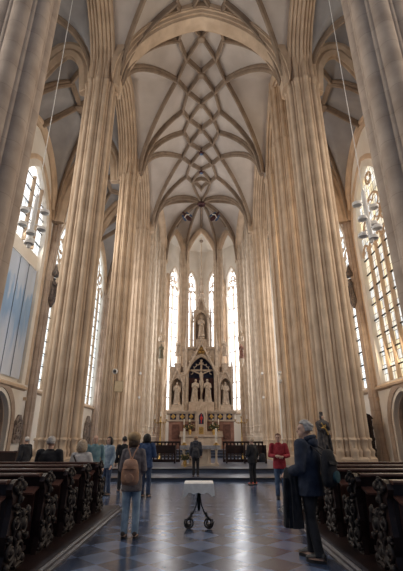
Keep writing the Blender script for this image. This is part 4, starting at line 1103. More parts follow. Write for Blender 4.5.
# blue printed cloth over the lower half of the walled window
m = bpy.data.materials.new('printed_blue_cloth'); m.use_nodes = True
nt = m.node_tree; N = nt.nodes; L = nt.links; b = N['Principled BSDF']; b.inputs['Roughness'].default_value = 0.6
tc = N.new('ShaderNodeTexCoord'); sp = N.new('ShaderNodeSeparateXYZ'); L.new(tc.outputs['Object'], sp.inputs[0])
nz = N.new('ShaderNodeTexNoise'); nz.inputs['Scale'].default_value = 1.3; nz.inputs['Detail'].default_value = 7
mp = N.new('ShaderNodeMapping'); mp.inputs['Scale'].default_value = (1, 1.6, 0.35); L.new(tc.outputs['Object'], mp.inputs[0]); L.new(mp.outputs[0], nz.inputs['Vector'])
ma = N.new('ShaderNodeMath'); ma.operation = 'MULTIPLY_ADD'; ma.inputs[1].default_value = 5.0; L.new(nz.outputs['Fac'], ma.inputs[0]); L.new(sp.outputs['Z'], ma.inputs[2])
rp = N.new('ShaderNodeValToRGB'); e = rp.color_ramp.elements
mr = N.new('ShaderNodeMapRange'); mr.inputs['From Min'].default_value = 1.5; mr.inputs['From Max'].default_value = 10.5; L.new(ma.outputs[0], mr.inputs['Value']); L.new(mr.outputs[0], rp.inputs['Fac'])
e[0].position = 0.0; e[0].color = (0.66, 0.72, 0.82, 1); e[1].position = 1.0; e[1].color = (0.60, 0.70, 0.86, 1)
for p_, c_ in ((0.30, (0.58, 0.66, 0.80, 1)), (0.52, (0.27, 0.44, 0.70, 1)), (0.66, (0.32, 0.50, 0.76, 1)), (0.72, (0.58, 0.68, 0.84, 1))):
    q = e.new(p_); q.color = c_
L.new(rp.outputs['Color'], b.inputs['Base Color'])
r = empty('printed_banner', (-XW+0.02, CW1, 4.95), 0, 'tall pale blue printed cloth covering the lower half of the walled-up window', 'banner')
g = G(); ny = 40
vs = []; fs = []
for i in range(ny+1):
    y = -2.48+4.96*i/ny; x = .03*sin(i*.8)*.5
    vs += [(x-.2, y, 0.05), (x-.2, y, 7.25), (x-.215, y, 7.25), (x-.215, y, 0.05)]
for i in range(ny):
    a = i*4; q = a+4
    for j in range(4): fs.append((a+j, a+(j+1) % 4, q+(j+1) % 4, q+j))
fs += [(0, 1, 2, 3), (4*ny+3, 4*ny+2, 4*ny+1, 4*ny)]
g.add(vs, fs).build('cloth', m, r, smooth=60)
SEAM = mat('slate_blue_seam', (0.12, 0.17, 0.27), (0.18, 0.24, 0.34), 0.7)
for y in (-1.25, 0, 1.25): G().box(-.19, -.17, y-.02, y+.02, 0.05, 7.25).build('seam', SEAM, r, smooth=0)
G().box(-.23, -.15, -2.5, 2.5, 7.23, 7.31).build('top_batten', WHITE_MET, r, smooth=0)

# reliefs and epitaphs on the aisle walls
def epitaph(x, y, z, s, w, h, label, m):
    r = empty('wall_epitaph', (x, y, z), 0, label, 'relief', 'carved wall epitaphs')
    X = lambda d: -s*d
    a, b_ = sorted((X(0.0), X(.12)))
    out = [(-w*.4, 0), (w*.4, 0), (w*.5, h*.12), (w*.42, h*.3), (w*.5, h*.5), (w*.42, h*.75), (w*.3, h*.85), (w*.12, h), (-w*.12, h), (-w*.3, h*.85), (-w*.42, h*.75), (-w*.5, h*.5), (-w*.42, h*.3), (-w*.5, h*.12)]
    G().prism(out, a, b_, 'YZ').build('slab', m, r, smooth=0)
    g = G(); f = lambda yy, zz: (X(.15), yy, zz)
    for cy, cz, q in ((-w*.3, h*.2, 1), (w*.3, h*.2, -1), (-w*.3, h*.7, 1), (w*.3, h*.7, -1)): spiral(g, f, cy, cz, w*.16, 1.6, q, .035)
    rr = random.Random(int(abs(x*y)))
    for k in range(16):
        g.ball((X(.14), (rr.random()-.5)*w*.6, h*(.15+.7*rr.random())), .05, .05+.06*rr.random(), .05+.09*rr.random(), 7, 5)
    g.tube([(X(.14), w*.3*cos(t*PI/8), h*.45+h*.28*sin(t*PI/8)) for t in range(16)], .04, 6, closed=True)
    g.build('relief', m, r, smooth=60)
    return r
EPI = mat('weathered_epitaph_stone', (0.16, 0.13, 0.12), (0.34, 0.28, 0.24), 0.7, scale=5, bump=0.3)
epitaph(-XW+.02, 24.93, 1.35, -1, 1.1, 1.6, 'brown carved epitaph on the white wall beside the dark doorway, under the blue banner', EPI)
epitaph(-XW+.02, 40.2, 0.9, -1, 2.2, 2.8, 'dark carved wreath epitaph seen between the piers beyond the blond woman', EPI)
epitaph(XW+.46, 22.3, 0.95, 1, 1.9, 2.5, 'dark figured relief in the arched doorway under the gold window', EPI)
# statues high on the wall shafts
DK = mat('blackened_carving', (0.05, 0.045, 0.045), (0.16, 0.12, 0.10), 0.6, scale=9, bump=0.3)
def shaft_carving(x, y, z, s, label):
    r = statue('shaft_statue', (x, y, z), 1.5, label, DK, s*PI/2*-1, 'dark statues on the aisle shafts', arms=('hold', 'raise'), seed=int(41+s))
    G().lathe([(.05, -.7), (.15, -.5), (.28, -.2), (.28, -.07)], n=8).build('corbel', DK, r, smooth=30)
    g = G(); g.lathe([(.26, 1.62), (.3, 1.7), (.3, 1.85), (.15, 2.1), (.03, 2.6)], n=8); g.build('canopy', DK, r, smooth=30)
shaft_carving(-XW+.55, 26.0, 10.8, -1, 'dark little statue high on the wall shaft past the blue banner')
shaft_carving(XW-.55, 25.6, 10.6, 1, 'dark little statue high on the wall shaft past the gold window')
# dark carved confessional between pier and wall
r = empty('confessional', (9.45, 25.2, 0), 0, 'dark carved wooden confessional in the side aisle under the gold window', 'confessional')
G().box(-.7, .7, -.45, .45, 0, 2.7).build('cabinet', WOOD, r, smooth=0)
G().prism([(-.8, 2.7), (.8, 2.7), (.62, 2.95), (.3, 3.05), (0, 3.5), (-.3, 3.05), (-.62, 2.95)], -.5, .5, 'XZ').build('crest', WOOD, r, smooth=0)
for x in (-.62, 0.0, .62):
    g = G(); g.lathe([(.07, .05), (.05, .2), (.06, 2.4), (.08, 2.6)], (x, -.5, 0), 10)
    for k in range(7): g.ball((x+.03*(-1)**k, -.55, .4+.3*k), .06, .04, .1, 6, 5)
    g.build('carved_post', CARVE, r, smooth=60)
for k in range(12):
    g = G(); spiral(g, lambda a, b_: (a, -.47, b_), -.32 if k % 2 else .32, .3+.36*(k//2), .13, 1.5, 1 if k % 2 else -1, .02); g.build('carved_scroll', CARVE, r, smooth=60)
# dark bench by the doorway with the hunched man
r = empty('side_bench', (-7.3, 15.2, 0), 0, 'dark high-backed wooden bench beside the pier under the blue banner', 'bench')
G().box(-.75, .75, -.04, .04, 0.0, 1.12).build('backrest', WOOD, r, smooth=0); G().box(-.75, .75, .04, .5, .42, .47).build('seat', WOOD, r, smooth=0)
for x in (-.72, .72): G().box(x-.04, x+.04, -.06, .5, 0, 1.18).build('bench_end', WOOD, r, smooth=0)
G().box(-.8, .8, -.08, .06, 1.12, 1.17).build('top_rail', WOOD_TOP, r, smooth=0)
# speakers, spotlights and a notice on the piers
def spot(x, y, z, rz, label):
    r = empty('pier_spotlight', (x, y, z), rz, label, 'spotlight', 'small white spotlights on the piers')
    g = G(); g.xf = Matrix.Rotation(PI/2-.25, 4, 'X'); g.lathe([(.05, -.12), (.085, -.08), (.095, .10), (.08, .12), (.075, .08)], n=14); g.build('housing', WHITE_MET, r, smooth=45)
    g = G(); g.tube([(0, .10, 0), (0, .22, .04), (0, .26, .04)], .018, 6); g.box(-.05, .05, .24, .27, -.02, .10); g.build('bracket', WHITE_MET, r, smooth=45)
for s, nm in ((-1, 'on the side of the blue jacket'), (1, 'above the red-shoed visitor')):
    for z, t in ((6.6, 'upper'), (4.7, 'lower')):
        spot(s*4.98, 33.0-.35, z, 0.0, '%s small white spotlight on the inner choir pier %s' % (t, nm))
r = empty('round_speaker', (-5.28, 24.42, 5.45), 0, 'small white round speaker above the beige notice on the choir pier', 'speaker')
G().ball((0, 0, 0), .16, .14, .16, 16, 10).build('housing', WHITE_MET, r, smooth=60); G().lathe([(.11, 0), (.10, .02)], n=14).build('grille', DARK_GREY, r)
bpy.data.objects['grille'].rotation_euler = (PI/2, 0, 0); bpy.data.objects['grille'].location = (0, -.13, 0)
G().box(-.03, .03, .1, .22, -.03, .03).build('bracket', WHITE_MET, r, smooth=0)
r = empty('notice_board', (-5.0, 24.45, 4.25), 0.15, 'beige square notice on the choir pier under the round speaker', 'notice')
G().box(-.24, .24, 0, .03, 0, .62).build('board', mat('beige_card', (0.68, 0.55, 0.36), (0.76, 0.63, 0.43), 0.8, scale=5), r, smooth=0)
G().box(-.26, .26, .03, .05, -.02, .64).build('frame', WOOD_TOP, r, smooth=0)
r = empty('pier_spotlight', (4.80, 24.35, 5.35), 0, 'white twin spotlight on the choir pier over the red jacket', 'spotlight')
for z in (0, -.5):
    g = G(); g.xf = Matrix.Translation((0, 0, z)) @ Matrix.Rotation(PI/2-.25, 4, 'X'); g.lathe([(.05, -.12), (.085, -.08), (.095, .10), (.08, .12), (.075, .08)], n=14); g.build('housing', WHITE_MET, r, smooth=45)
G().box(-.03, .03, .1, .2, -.6, .1).build('bracket', WHITE_MET, r, smooth=0)
# ------------------------------------------------------------------ people
def cloth(name, a, b, rough=0.85, scale=9): return mat(name, a, b, rough, scale=scale, bump=0.25, bscale=35)
HAIR_GREY = mat('grey_hair', (0.36, 0.33, 0.31), (0.60, 0.56, 0.53), 0.6, scale=30)
HAIR_BROWN = mat('brown_hair', (0.06, 0.035, 0.022), (0.13, 0.08, 0.05), 0.5, scale=30)
HAIR_DARK = mat('dark_hair', (0.012, 0.010, 0.010), (0.035, 0.028, 0.025), 0.5, scale=30)
HAIR_BLOND = mat('blond_hair', (0.36, 0.25, 0.16), (0.58, 0.46, 0.34), 0.5, scale=30)
EYE = mat('dark_eye', (0.015, 0.012, 0.01), None, 0.2)
SHOE_DARK = mat('dark_shoe_leather', (0.012, 0.011, 0.012), (0.03, 0.028, 0.03), 0.45, scale=9)
SHOE_BROWN = mat('brown_boot_leather', (0.035, 0.022, 0.016), (0.075, 0.048, 0.035), 0.5, scale=9)
SHOE_RED = mat('red_shoe', (0.42, 0.05, 0.04), (0.55, 0.10, 0.07), 0.5, scale=9)
JEANS = cloth('washed_blue_jeans', (0.19, 0.265, 0.35), (0.32, 0.41, 0.51))
JEANS_DARK = cloth('dark_blue_jeans', (0.035, 0.055, 0.11), (0.08, 0.11, 0.18))
BLACK_CL = cloth('black_cloth', (0.010, 0.010, 0.013), (0.026, 0.026, 0.032))
NAVY = cloth('navy_fleece', (0.020, 0.026, 0.045), (0.045, 0.055, 0.085))
GREY_JK = cloth('mottled_grey_jacket', (0.10, 0.085, 0.09), (0.18, 0.155, 0.16), scale=14)
BLUE_JK = cloth('blue_jacket', (0.035, 0.065, 0.15), (0.075, 0.12, 0.24))
RED_JK = cloth('red_jacket', (0.28, 0.018, 0.030), (0.42, 0.045, 0.06))
TEAL = cloth('teal_shirt', (0.12, 0.23, 0.26), (0.22, 0.34, 0.37))
PALE = cloth('pale_blouse', (0.50, 0.46, 0.44), (0.66, 0.62, 0.60))
TAN = cloth('tan_leather', (0.30, 0.15, 0.09), (0.42, 0.23, 0.15), 0.5)
BERET = cloth('camel_wool', (0.38, 0.24, 0.12), (0.52, 0.36, 0.20))

def person(loc, rz, H, label, top, legs, shoes, hair, hair_style='short', arms=None, sit=False, stride=0.0, fem=False, voxel=0.011, face=False, coat_len=0.80, loose=1.0, look=0.0, hood=False, group='visitors', bald=False):
    """faces +y before rotation; all lengths for a 1.75 m figure, scaled to H"""
    k = H/1.75; V = Vector
    r = empty('person', loc, rz, label, 'person', group); r.scale = (k, k, k)
    hipz, shz = 0.90, 1.43
    dz = 0.0
    sw = 0.16 if fem else 0.20
    if sit: hipz = 0.50; dz = hipz - 0.90; shz += dz
    A = arms or ({q: ((q*.25, .02, 1.13), (q*.12, .25, 1.09)) for q in (-1, 1)} if sit else {})
    J = {}
    for s in (-1, 1):
        hip = V((s*.085, 0, hipz))
        if sit: kn = V((s*.12, .43, hipz+.02)); an = V((s*.12, .44, .09))
        else: kn = V((s*.095, .03 + s*stride*.5, .49)); an = V((s*.10, s*stride, .085))
        sh = V((s*sw, 0, shz))
        e, w = A.get(s, ((s*(sw+.06), -.03, 1.13), (s*(sw+.05), .07, .88)))
        e = V(e); w = V(w); e.z += dz; w.z += dz
        J[s] = (hip, kn, an, sh, e, w)
    # ---- body: one continuous surface
    g = G()
    def ell(z, a, b, y=0.0, n=20): return [(a*cos(2*PI*q/n), y+b*sin(2*PI*q/n), z) for q in range(n)]
    g.rings([ell(hipz-.06, .15, .105), ell(hipz+.08, .16, .11), ell(hipz+.20, .135, .095), ell(shz-.16, .16, .11), ell(shz-.03, .165, .095), ell(shz+.035, .08, .065), ell(shz+.05, .055, .055)])
    hz = shz + .205
    g.tube([(0, -.005, shz), (0, .005, shz+.07), (0, .015, shz+.13)], [.06, .052, .055], 12)
    Rh = Matrix.Rotation(look, 3, 'Z')
    def hp(x, y, z): v = Rh @ V((x, y, z)); return V((v.x, v.y+.012, v.z+hz))
    g.ball(hp(0, -.008, .022), .076, .093, .095, 18, 12, Rh); g.ball(hp(0, .028, -.045), .058, .062, .072, 14, 10, Rh)
    g.ball(hp(0, .072, -.088), .028, .022, .022, 8, 6, Rh)                          # chin
    g.tube([hp(0, .083, .025), hp(0, .098, -.005), hp(0, .112, -.024)], [.010, .012, .015], 8); g.ball(hp(0, .095, -.028), .018, .013, .010, 8, 5, Rh)
    g.tube([hp(-.05, .074, .034), hp(-.02, .088, .038), hp(.02, .088, .038), hp(.05, .074, .034)], [.008, .011, .011, .008], 6)
    g.tube([hp(-.024, .083, -.056), hp(0, .092, -.054), hp(.024, .083, -.056)], [.006, .010, .006], 6)
    g.tube([hp(-.02, .083, -.066), hp(0, .090, -.067), hp(.02, .083, -.066)], [.006, .009, .006], 6)
    for s in (-1, 1):
        g.ball(hp(s*.078, -.005, -.012), .012, .022, .034, 8, 6, Rh)
        hip, kn, an, sh, e, w = J[s]
        g.tube([hip, (hip+kn)/2, kn, kn+(an-kn)*.35, an], [.085, .072, .052, .054, .036], 12)
        g.tube([sh-V((s*.05, 0, -.01)), sh, (sh+e)/2, e, (e+w)/2, w], [.055, .055, .046, .040, .037, .026], 12)
        # foot
        g.tube([an+V((0, -.055, -.055)), an+V((0, .03, -.045)), an+V((s*.01, .12, -.06)), an+V((s*.012, .165, -.066))], [.032, .038, .036, .02], 10)
        # hand with five fingers
        d = (w-e).normalized(); side = d.cross(V((0, 1, 0.2))).normalized()
        if side.dot(V((s, 0, 0))) < 0 and abs(side.x) > .3: side = -side
        palm_n = d.cross(side).normalized()
        inn = palm_n if palm_n.dot(V((-s, 0.3, 0))) > 0 else -palm_n
        fwd_ = side
        if fwd_.y < 0: fwd_ = -fwd_
        g.tube([w-d*.01, w+d*.03, w+d*.075], [.024, .033, .036], 10, ry=[.018, .017, .014])
        g.ball(w+d*.045, .03, .03, .034, 10, 6)
        for q, (ln, off) in enumerate(((.066, -.030), (.078, -.010), (.074, .011), (.056, .031))):
            b0 = w + d*.078 - fwd_*off
            g.tube([b0-d*.03, b0, b0+d*ln*.45+inn*.008, b0+d*ln*.8+inn*.028, b0+d*ln*.92+inn*.046], [.0095, .0095, .009, .008, .0065], 8)
        t0 = w + d*.02 + fwd_*.022
        g.tube([t0, t0+fwd_*.025+d*.025+inn*.01, t0+fwd_*.03+d*.055+inn*.024], [.013, .011, .008], 8)
    b = g.build('body', SKIN, r, smooth=180)
    md = b.modifiers.new('skin_surface', 'REMESH'); md.mode = 'VOXEL'; md.voxel_size = voxel; md.use_smooth_shade = True
    sm = b.modifiers.new('smooth', 'SMOOTH'); sm.factor = 0.5; sm.iterations = 3
    if face:
        for s in (-1, 1): G().ball(hp(s*.030, .077, .012), .011, .007, .008, 10, 6, Rh).build('eye', EYE, r, smooth=60)
    # ---- clothes
    L_ = loose
    g = G(); n = 28
    def fold(z, a, b, y=0.0, amp=.03): return [(a*cos(2*PI*q/n)*(1+amp*sin(q*1.9+z*23)), y+b*sin(2*PI*q/n)*(1+amp*cos(q*1.3+z*17)), z) for q in range(n)]
    bot = coat_len + dz if not sit else hipz-.05
    fl = .19*L_ if not fem else .195*L_
    g.rings([fold(bot, fl-.012, .14*L_), fold(bot, fl, .15*L_), fold((bot+hipz+.15)/2, fl*.98, .148*L_), fold(hipz+.20, .168*L_, .13*L_), fold(shz-.22, .182*L_, .138*L_), fold(shz-.10, .188*L_, .132*L_, -.005), fold(shz, .175*L_, .105*L_, -.005), fold(shz+.045, .10, .085, -.003, .01), fold(shz+.075, .078, .078, .0, .0), fold(shz+.085, .065, .066, .0, .0)])
    for s in (-1, 1):
        hip, kn, an, sh, e, w = J[s]
        pth = [sh-V((s*.07, 0, .0)), sh+V((s*.005, 0, .0)), sh*.7+e*.3, sh*.3+e*.7, e, e*.6+w*.4, e*.25+w*.75, w-(w-e).normalized()*.01]
        g.tube(pth, [x*L_ for x in (.07, .076, .068, .064, .064, .060, .054, .048)], 14)
        g.ball(sh-V((s*.012, 0, -.003)), .078*L_, .08*L_, .072*L_, 14, 8)
    jk = g.build('jacket', top, r, smooth=80)
    jm = jk.modifiers.new('weld', 'REMESH'); jm.mode = 'VOXEL'; jm.voxel_size = max(voxel, .012); jm.use_smooth_shade = True
    js = jk.modifiers.new('smooth', 'SMOOTH'); js.factor = 0.5; js.iterations = 3
    if hood:
        g = G(); g.ball((0, -.105, shz+.03), .12, .075, .085, 14, 9); g.tube([(-.105, -.03, shz+.07), (-.08, -.10, shz+.10), (0, -.135, shz+.11), (.08, -.10, shz+.10), (.105, -.03, shz+.07)], .035, 10); g.build('hood', top, jk, smooth=70)
    g = G()
    g.rings([fold(hipz-.10, .165, .125, 0, .015), fold(hipz, .172, .13, 0, .015), fold(hipz+.12, .155, .115, 0, .01)])
    for s in (-1, 1):
        hip, kn, an, sh, e, w = J[s]
        lo_ = an+V((0, -.005, -.02))
        g.tube([hip+V((0, 0, .03)), hip*.7+kn*.3, kn*.8+hip*.2, kn, kn*.6+lo_*.4, kn*.2+lo_*.8, lo_], [.098*L_**.5, .094, .076, .070, .068, .064, .066], 14)
        g.tube([lo_+V((-.06, 0, .03)), lo_+V((0, .058, .035)), lo_+V((.06, 0, .03))], .008, 6)
    tr = g.build('trousers', legs, r, smooth=80)
    tm_ = tr.modifiers.new('weld', 'REMESH'); tm_.mode = 'VOXEL'; tm_.voxel_size = max(voxel, .012); tm_.use_smooth_shade = True
    ts = tr.modifiers.new('smooth', 'SMOOTH'); ts.factor = 0.5; ts.iterations = 3
    for s in (-1, 1):
        hip, kn, an, sh, e, w = J[s]
        g = G()
        rg = []
        for y, a, h_ in ((-.085, .012, .035), (-.075, .040, .085), (-.02, .046, .105), (.05, .047, .085), (.12, .050, .062), (.165, .044, .05), (.195, .016, .03)):
            rg.append([(an.x+s*.006+a*cos(2*PI*q/14), an.y+y, (an.z-.085)+.028+h_*.5*(1+sin(2*PI*q/14)) if sin(2*PI*q/14) > 0 else (an.z-.085)+.028+h_*.5) for q in range(14)])
        g.rings(rg)
        sh_ = g.build('shoe', shoes, r, smooth=60)
        sl = G(); sl.prism([(an.x+s*.006+.054*cos(2*PI*q/20)*(1 if sin(2*PI*q/20) > 0 else .9), an.y+.055+.145*sin(2*PI*q/20)) for q in range(20)], an.z-.085, an.z-.05, 'XY'); sl.build('sole', SHOE_DARK, sh_, smooth=30)
    # ---- hair
    g = G()
    def cap(rx, ry, rz_, y, z, cut, nn=20, mm=14, jag=.0):
        """upper part of an ellipsoid, open at the face"""
        vs = []; fs = []
        for i in range(mm+1):
            a = PI/2 - (PI*.62)*i/mm
            for q in range(nn):
                b_ = 2*PI*q/nn; yy = sin(b_)
                aa = a if yy < .25 else max(a, PI/2-(PI*.62)*cut*(1.0 - .35*(yy-.25)))
                w_ = 1 + jag*sin(q*2.7+i*1.9)
                vs.append(hp(rx*cos(aa)*cos(b_)*w_, y+ry*cos(aa)*yy*w_, z+rz_*sin(aa)))
        for i in range(mm):
            for q in range(nn):
                a_ = i*nn+q; b2 = i*nn+(q+1) % nn; fs.append((a_, b2, b2+nn, a_+nn))
        g.add(vs, fs)
    if hair_style == 'short': cap(.086, .106, .108, -.012, .024, .52, jag=.035)
    elif hair_style == 'bob':
        cap(.098, .115, .112, -.015, .024, .55, jag=.03)
        for q in range(15):
            a = PI*1.02*q/14 + PI*.99; x, y = .092*cos(a), -.012+.105*sin(a)
            g.tube([hp(x*.8, y*.8, .08), hp(x, y, .01), hp(x*1.03, y*1.03, -.07), hp(x*.88, y*.9, -.12)], [.022, .027, .026, .012], 7)
    elif hair_style == 'beret':
        for q in range(13):
            a = PI*1.02*q/12 + PI*.99; x, y = .088*cos(a), -.012+.098*sin(a)
            g.tube([hp(x*.9, y*.9, .05), hp(x, y, -.01), hp(x*.98, y*.98, -.07), hp(x*.8, y*.85, -.105)], [.018, .024, .022, .01], 7)
        cap(.084, .10, .10, -.012, .02, .5)
    elif hair_style == 'bald':
        for q in range(11):
            a = PI*1.1*q/10 + PI*.95; x, y = .080*cos(a), -.012+.096*sin(a)
            g.tube([hp(x, y, .045), hp(x*1.04, y*1.04, 0), hp(x*.95, y*.97, -.05)], [.010, .016, .008], 6)
    elif hair_style == 'tousled':
        cap(.090, .108, .112, -.014, .026, .50, jag=.05)
        rr = random.Random(5)
        for q in range(46):
            a = rr.random()*2*PI; b_ = .25+rr.random()*1.2
            if sin(a) > .5 and b_ < .75: continue
            p = V((.088*cos(b_)*cos(a), -.014+.106*cos(b_)*sin(a), .026+.108*sin(b_)))
            t = V((-sin(a), cos(a)*.5-.4, -.5)).normalized()*.035
            g.tube([hp(*p), hp(*(p*1.07+t*.6)), hp(*(p*1.05+t*1.3))], [.012, .013, .004], 5)
    hr = g.build('hair', hair, r, smooth=70)
    if hair_style == 'short' or hair_style == 'tousled' or hair_style == 'bob':
        so = hr.modifiers.new('thick', 'SOLIDIFY'); so.thickness = -.006
    if hair_style == 'beret':
        g = G(); n2 = 24
        rg = []
        for z, a in ((.0, .092), (.015, .112), (.055, .132), (.10, .130), (.14, .098), (.165, .05), (.17, .02)):
            rg.append([hp(a*cos(2*PI*q/n2)*(1+.02*sin(3*q)), -.03-(z-.035)*.25+a*1.05*sin(2*PI*q/n2), z) for q in range(n2)])
        g.rings(rg); g.tube([hp(.088*cos(2*PI*q/20), -.02+.098*sin(2*PI*q/20), .0) for q in range(20)], .012, 6, closed=True); g.build('beret', BERET, r, smooth=70)
    return r, J, shz

D_ = math.radians
# woman with the tan backpack, seen from behind
wm, J, shz = person((-1.20, 7.72, 0), D_(-3), 1.63, 'woman in grey jacket and camel beret with a tan backpack, standing in the aisle', GREY_JK, JEANS, SHOE_BROWN, HAIR_BROWN, 'beret',
    {-1: ((-.215, -.01, 1.13), (-.12, .20, 1.08)), 1: ((.215, -.01, 1.13), (.13, .20, 1.06))}, fem=True, voxel=.010, coat_len=.76, loose=1.0)
def backpack(loc, rz, k, label, m, strap_m, w=.15, h=.40, y_strap=True, patch=None):
    r = empty('backpack', loc, rz, label, 'backpack', 'worn backpacks'); r.scale = (k, k, k)
    g = G(); n = 24; rg = []
    for z, a, b_ in ((0, .5, .4), (.015, .85, .8), (.08, 1.0, 1.0), (.2, .98, 1.0), (.32, .86, .85), (.38, .66, .62), (.40, .4, .35)):
        rg.append([(w*a*cos(2*PI*q/n)*(1+.03*sin(q*2.1+z*30)), -.085+.085*b_*sin(2*PI*q/n), z*h/.40) for q in range(n)])
    g.rings(rg); g.build('bag', m, r, smooth=70)
    g = G(); pts = [(-w*.8, -.165, .26*h/.4), (w*.8, -.165, .26*h/.4)]
    g.rings([[(x*q, y_, z) for x, y_, z in ((-w*.82, -.155, .27), (-w*.5, -.185, .265), (0, -.19, .26), (w*.5, -.185, .265), (w*.82, -.155, .27), (w*.5, -.10, .37), (-w*.5, -.10, .37))] for q in (1.0, .98)]); g.build('flap', m, r, smooth=60)
    g = G(); g.rings([[(w*.55*a*cos(2*PI*q/16), -.16-.03*b_, .05+.14*(.5+.5*sin(2*PI*q/16))*1.0) for q in range(16)] for a, b_ in ((1, 0), (.98, .7), (.85, 1.0))]); g.build('pocket', patch or m, r, smooth=60)
    for s in (-1, 1):
        g = G()
        if y_strap: g.tube([(s*.10, -.075, .10), (s*.05, -.06, .36), (s*.0+s*.012, -.02, .43), (s*.045, .0, .52), (s*.085, .03, .60), (s*.095, .09, .645)], [.012]*6, 8, ry=[.007]*6)
        else: g.tube([(s*w*.6, -.06, .36), (s*w*.62, .02, .44), (s*w*.62, .09, .475), (s*w*.66, .17, .46)], [.02]*4, 8, ry=[.008]*4)
        g.build('strap', strap_m, r, smooth=60)
    g = G(); g.tube([(-.03, -.09, .39*h/.4), (0, -.09, .44*h/.4), (.03, -.09, .39*h/.4)], .009, 6); g.build('grab_loop', strap_m, r, smooth=60)
    return r
backpack((-1.20, 7.555, .82), D_(-3), .98, 'tan leather backpack on the back of the woman in the camel beret', TAN, TAN, .155, .42)

# man in the navy hoodie with the coat over his arm
mn, J, shz = person((1.60, 6.42, 0), D_(52), 1.80, 'grey-haired man in navy hoodie and black trousers carrying a coat beside the pews', NAVY, BLACK_CL, SHOE_DARK, HAIR_GREY, 'tousled',
    {-1: ((-.27, .0, 1.13), (-.19, .25, 1.05)), 1: ((.27, -.05, 1.12), (.17, .20, 1.12))}, voxel=.010, face=True, coat_len=.78, loose=1.26, look=D_(28), stride=.10, hood=True)
backpack((1.60+.225*sin(D_(52)), 6.42-.225*cos(D_(52)), .92), D_(52), 1.12, 'black backpack with a teal pocket on the man in the navy hoodie', BLACK_CL, BLACK_CL, .17, .44, False, cloth('teal_patch', (0.02, 0.06, 0.075), (0.04, 0.10, 0.12)))
# the coat hanging over his forearm
c0 = Vector((1.60, 6.42, 0)); Rm = Matrix.Rotation(D_(52), 3, 'Z')
wl = c0 + Rm @ (Vector((-.205, .19, 1.055))*(1.80/1.75)); 
r = empty('coat', (wl.x, wl.y, 0), D_(52), 'dark coat hanging over the forearm of the man in the navy hoodie', 'coat')
g = G(); n = 26; rg = []
zt = wl.z + .065
for z, wx, d_ in ((zt, .02, .05), (zt+.012, .045, .07), (zt-.02, .082, .085), (zt-.10, .095, .10), (zt-.35, .10, .12), (zt-.60, .105, .135), (zt-.75, .11, .14)):
    rg.append([(wx*cos(2*PI*q/n)*(1+.18*sin(q*2.9+z*3)), .0+d_*sin(2*PI*q/n)*(1+.12*cos(q*2.2+z*5)), z) for q in range(n)])
# hollow where the arm passes is left to the folds
g.rings(rg[1:]); g.build('folded_cloth', BLACK_CL, r, smooth=70)
g = G(); g.tube([(-.11, .02, zt-.12), (-.12, .03, zt-.4), (-.10, .04, zt-.62)], [.05, .045, .04], 10, ry=[.03, .028, .025]); g.build('sleeve', BLACK_CL, r, smooth=70)

# the couple seated in the last pew
person((-3.43, 9.735, .16), D_(0), 1.87, 'white-haired man in a dark coat seated in the farthest pew', BLACK_CL, BLACK_CL, SHOE_DARK, HAIR_GREY, 'short', sit=True, loose=1.22, voxel=.014, group='worshippers seated in the pews')
bw, _, _ = person((-2.70, 9.735, .16), D_(-6), 1.77, 'blond woman in a pale blouse seated in the farthest pew', PALE, JEANS_DARK, SHOE_DARK, HAIR_BLOND, 'bob', sit=True, fem=True, loose=1.15, voxel=.014, look=D_(-12), group='worshippers seated in the pews')
g = G(); g.tube([(-.17, -.02, 1.075), (-.13, -.13, 1.03), (-.02, -.185, .88), (.10, -.19, .72), (.19, -.13, .60)], .016, 6, ry=.007); g.build('bag_strap', WOOD, bw, smooth=60)
# bystanders between the pews and the choir
person((-2.98, 12.0, 0), D_(200), 1.66, 'bald person in a teal shirt standing beyond the blond woman', TEAL, JEANS_DARK, SHOE_DARK, HAIR_GREY, 'bald', voxel=.014, face=True)
person((-2.84, 13.2, 0), D_(150), 1.62, 'dark-haired person in a pale blue top with a dark vest, beyond the blond woman', cloth('pale_blue_top', (0.20, 0.27, 0.36), (0.34, 0.42, 0.5)), JEANS_DARK, SHOE_DARK, HAIR_DARK, 'bob', fem=True, voxel=.014, face=True)
person((-2.55, 14.2, 0), D_(20), 1.64, 'dark-haired person in black standing farthest back by the fluted pier', BLACK_CL, BLACK_CL, SHOE_DARK, HAIR_DARK, 'short', voxel=.014)
person((-1.62, 12.8, 0), D_(-15), 1.70, 'dark-haired person in a blue jacket and dark jeans beyond the woman with the tan backpack', BLUE_JK, JEANS_DARK, SHOE_DARK, HAIR_DARK, 'bob', {1: ((.26, .02, 1.15), (.12, .24, 1.12))}, voxel=.014, loose=1.08)
person((-.22, 18.0, .135), D_(0), 1.55, 'fair-haired visitor with a dark backpack facing the altar from the step', cloth('dark_grey_coat', (0.035, 0.035, 0.045), (0.075, 0.075, 0.09)), BLACK_CL, SHOE_DARK, cloth('light_brown_hair', (0.20, 0.12, 0.07), (0.34, 0.22, 0.14)), 'short', voxel=.014, hood=True, loose=1.1)
backpack((-.22, 17.83, .83), 0, .95, 'dark grey backpack on the visitor facing the altar', cloth('charcoal_nylon', (0.022, 0.022, 0.028), (0.05, 0.05, 0.06)), BLACK_CL, .15, .42, False)
person((1.93, 16.1, 0), D_(40), 1.60, 'blond visitor in black with red shoes standing before the step', BLACK_CL, BLACK_CL, SHOE_RED, HAIR_BLOND, 'short', {-1: ((-.26, .03, 1.14), (-.12, .25, 1.08))}, voxel=.014, loose=1.08)
r = empty('shoulder_bag', (2.28, 15.97, .78), .6, 'dark shoulder bag at the hip of the blond visitor in red shoes', 'bag')
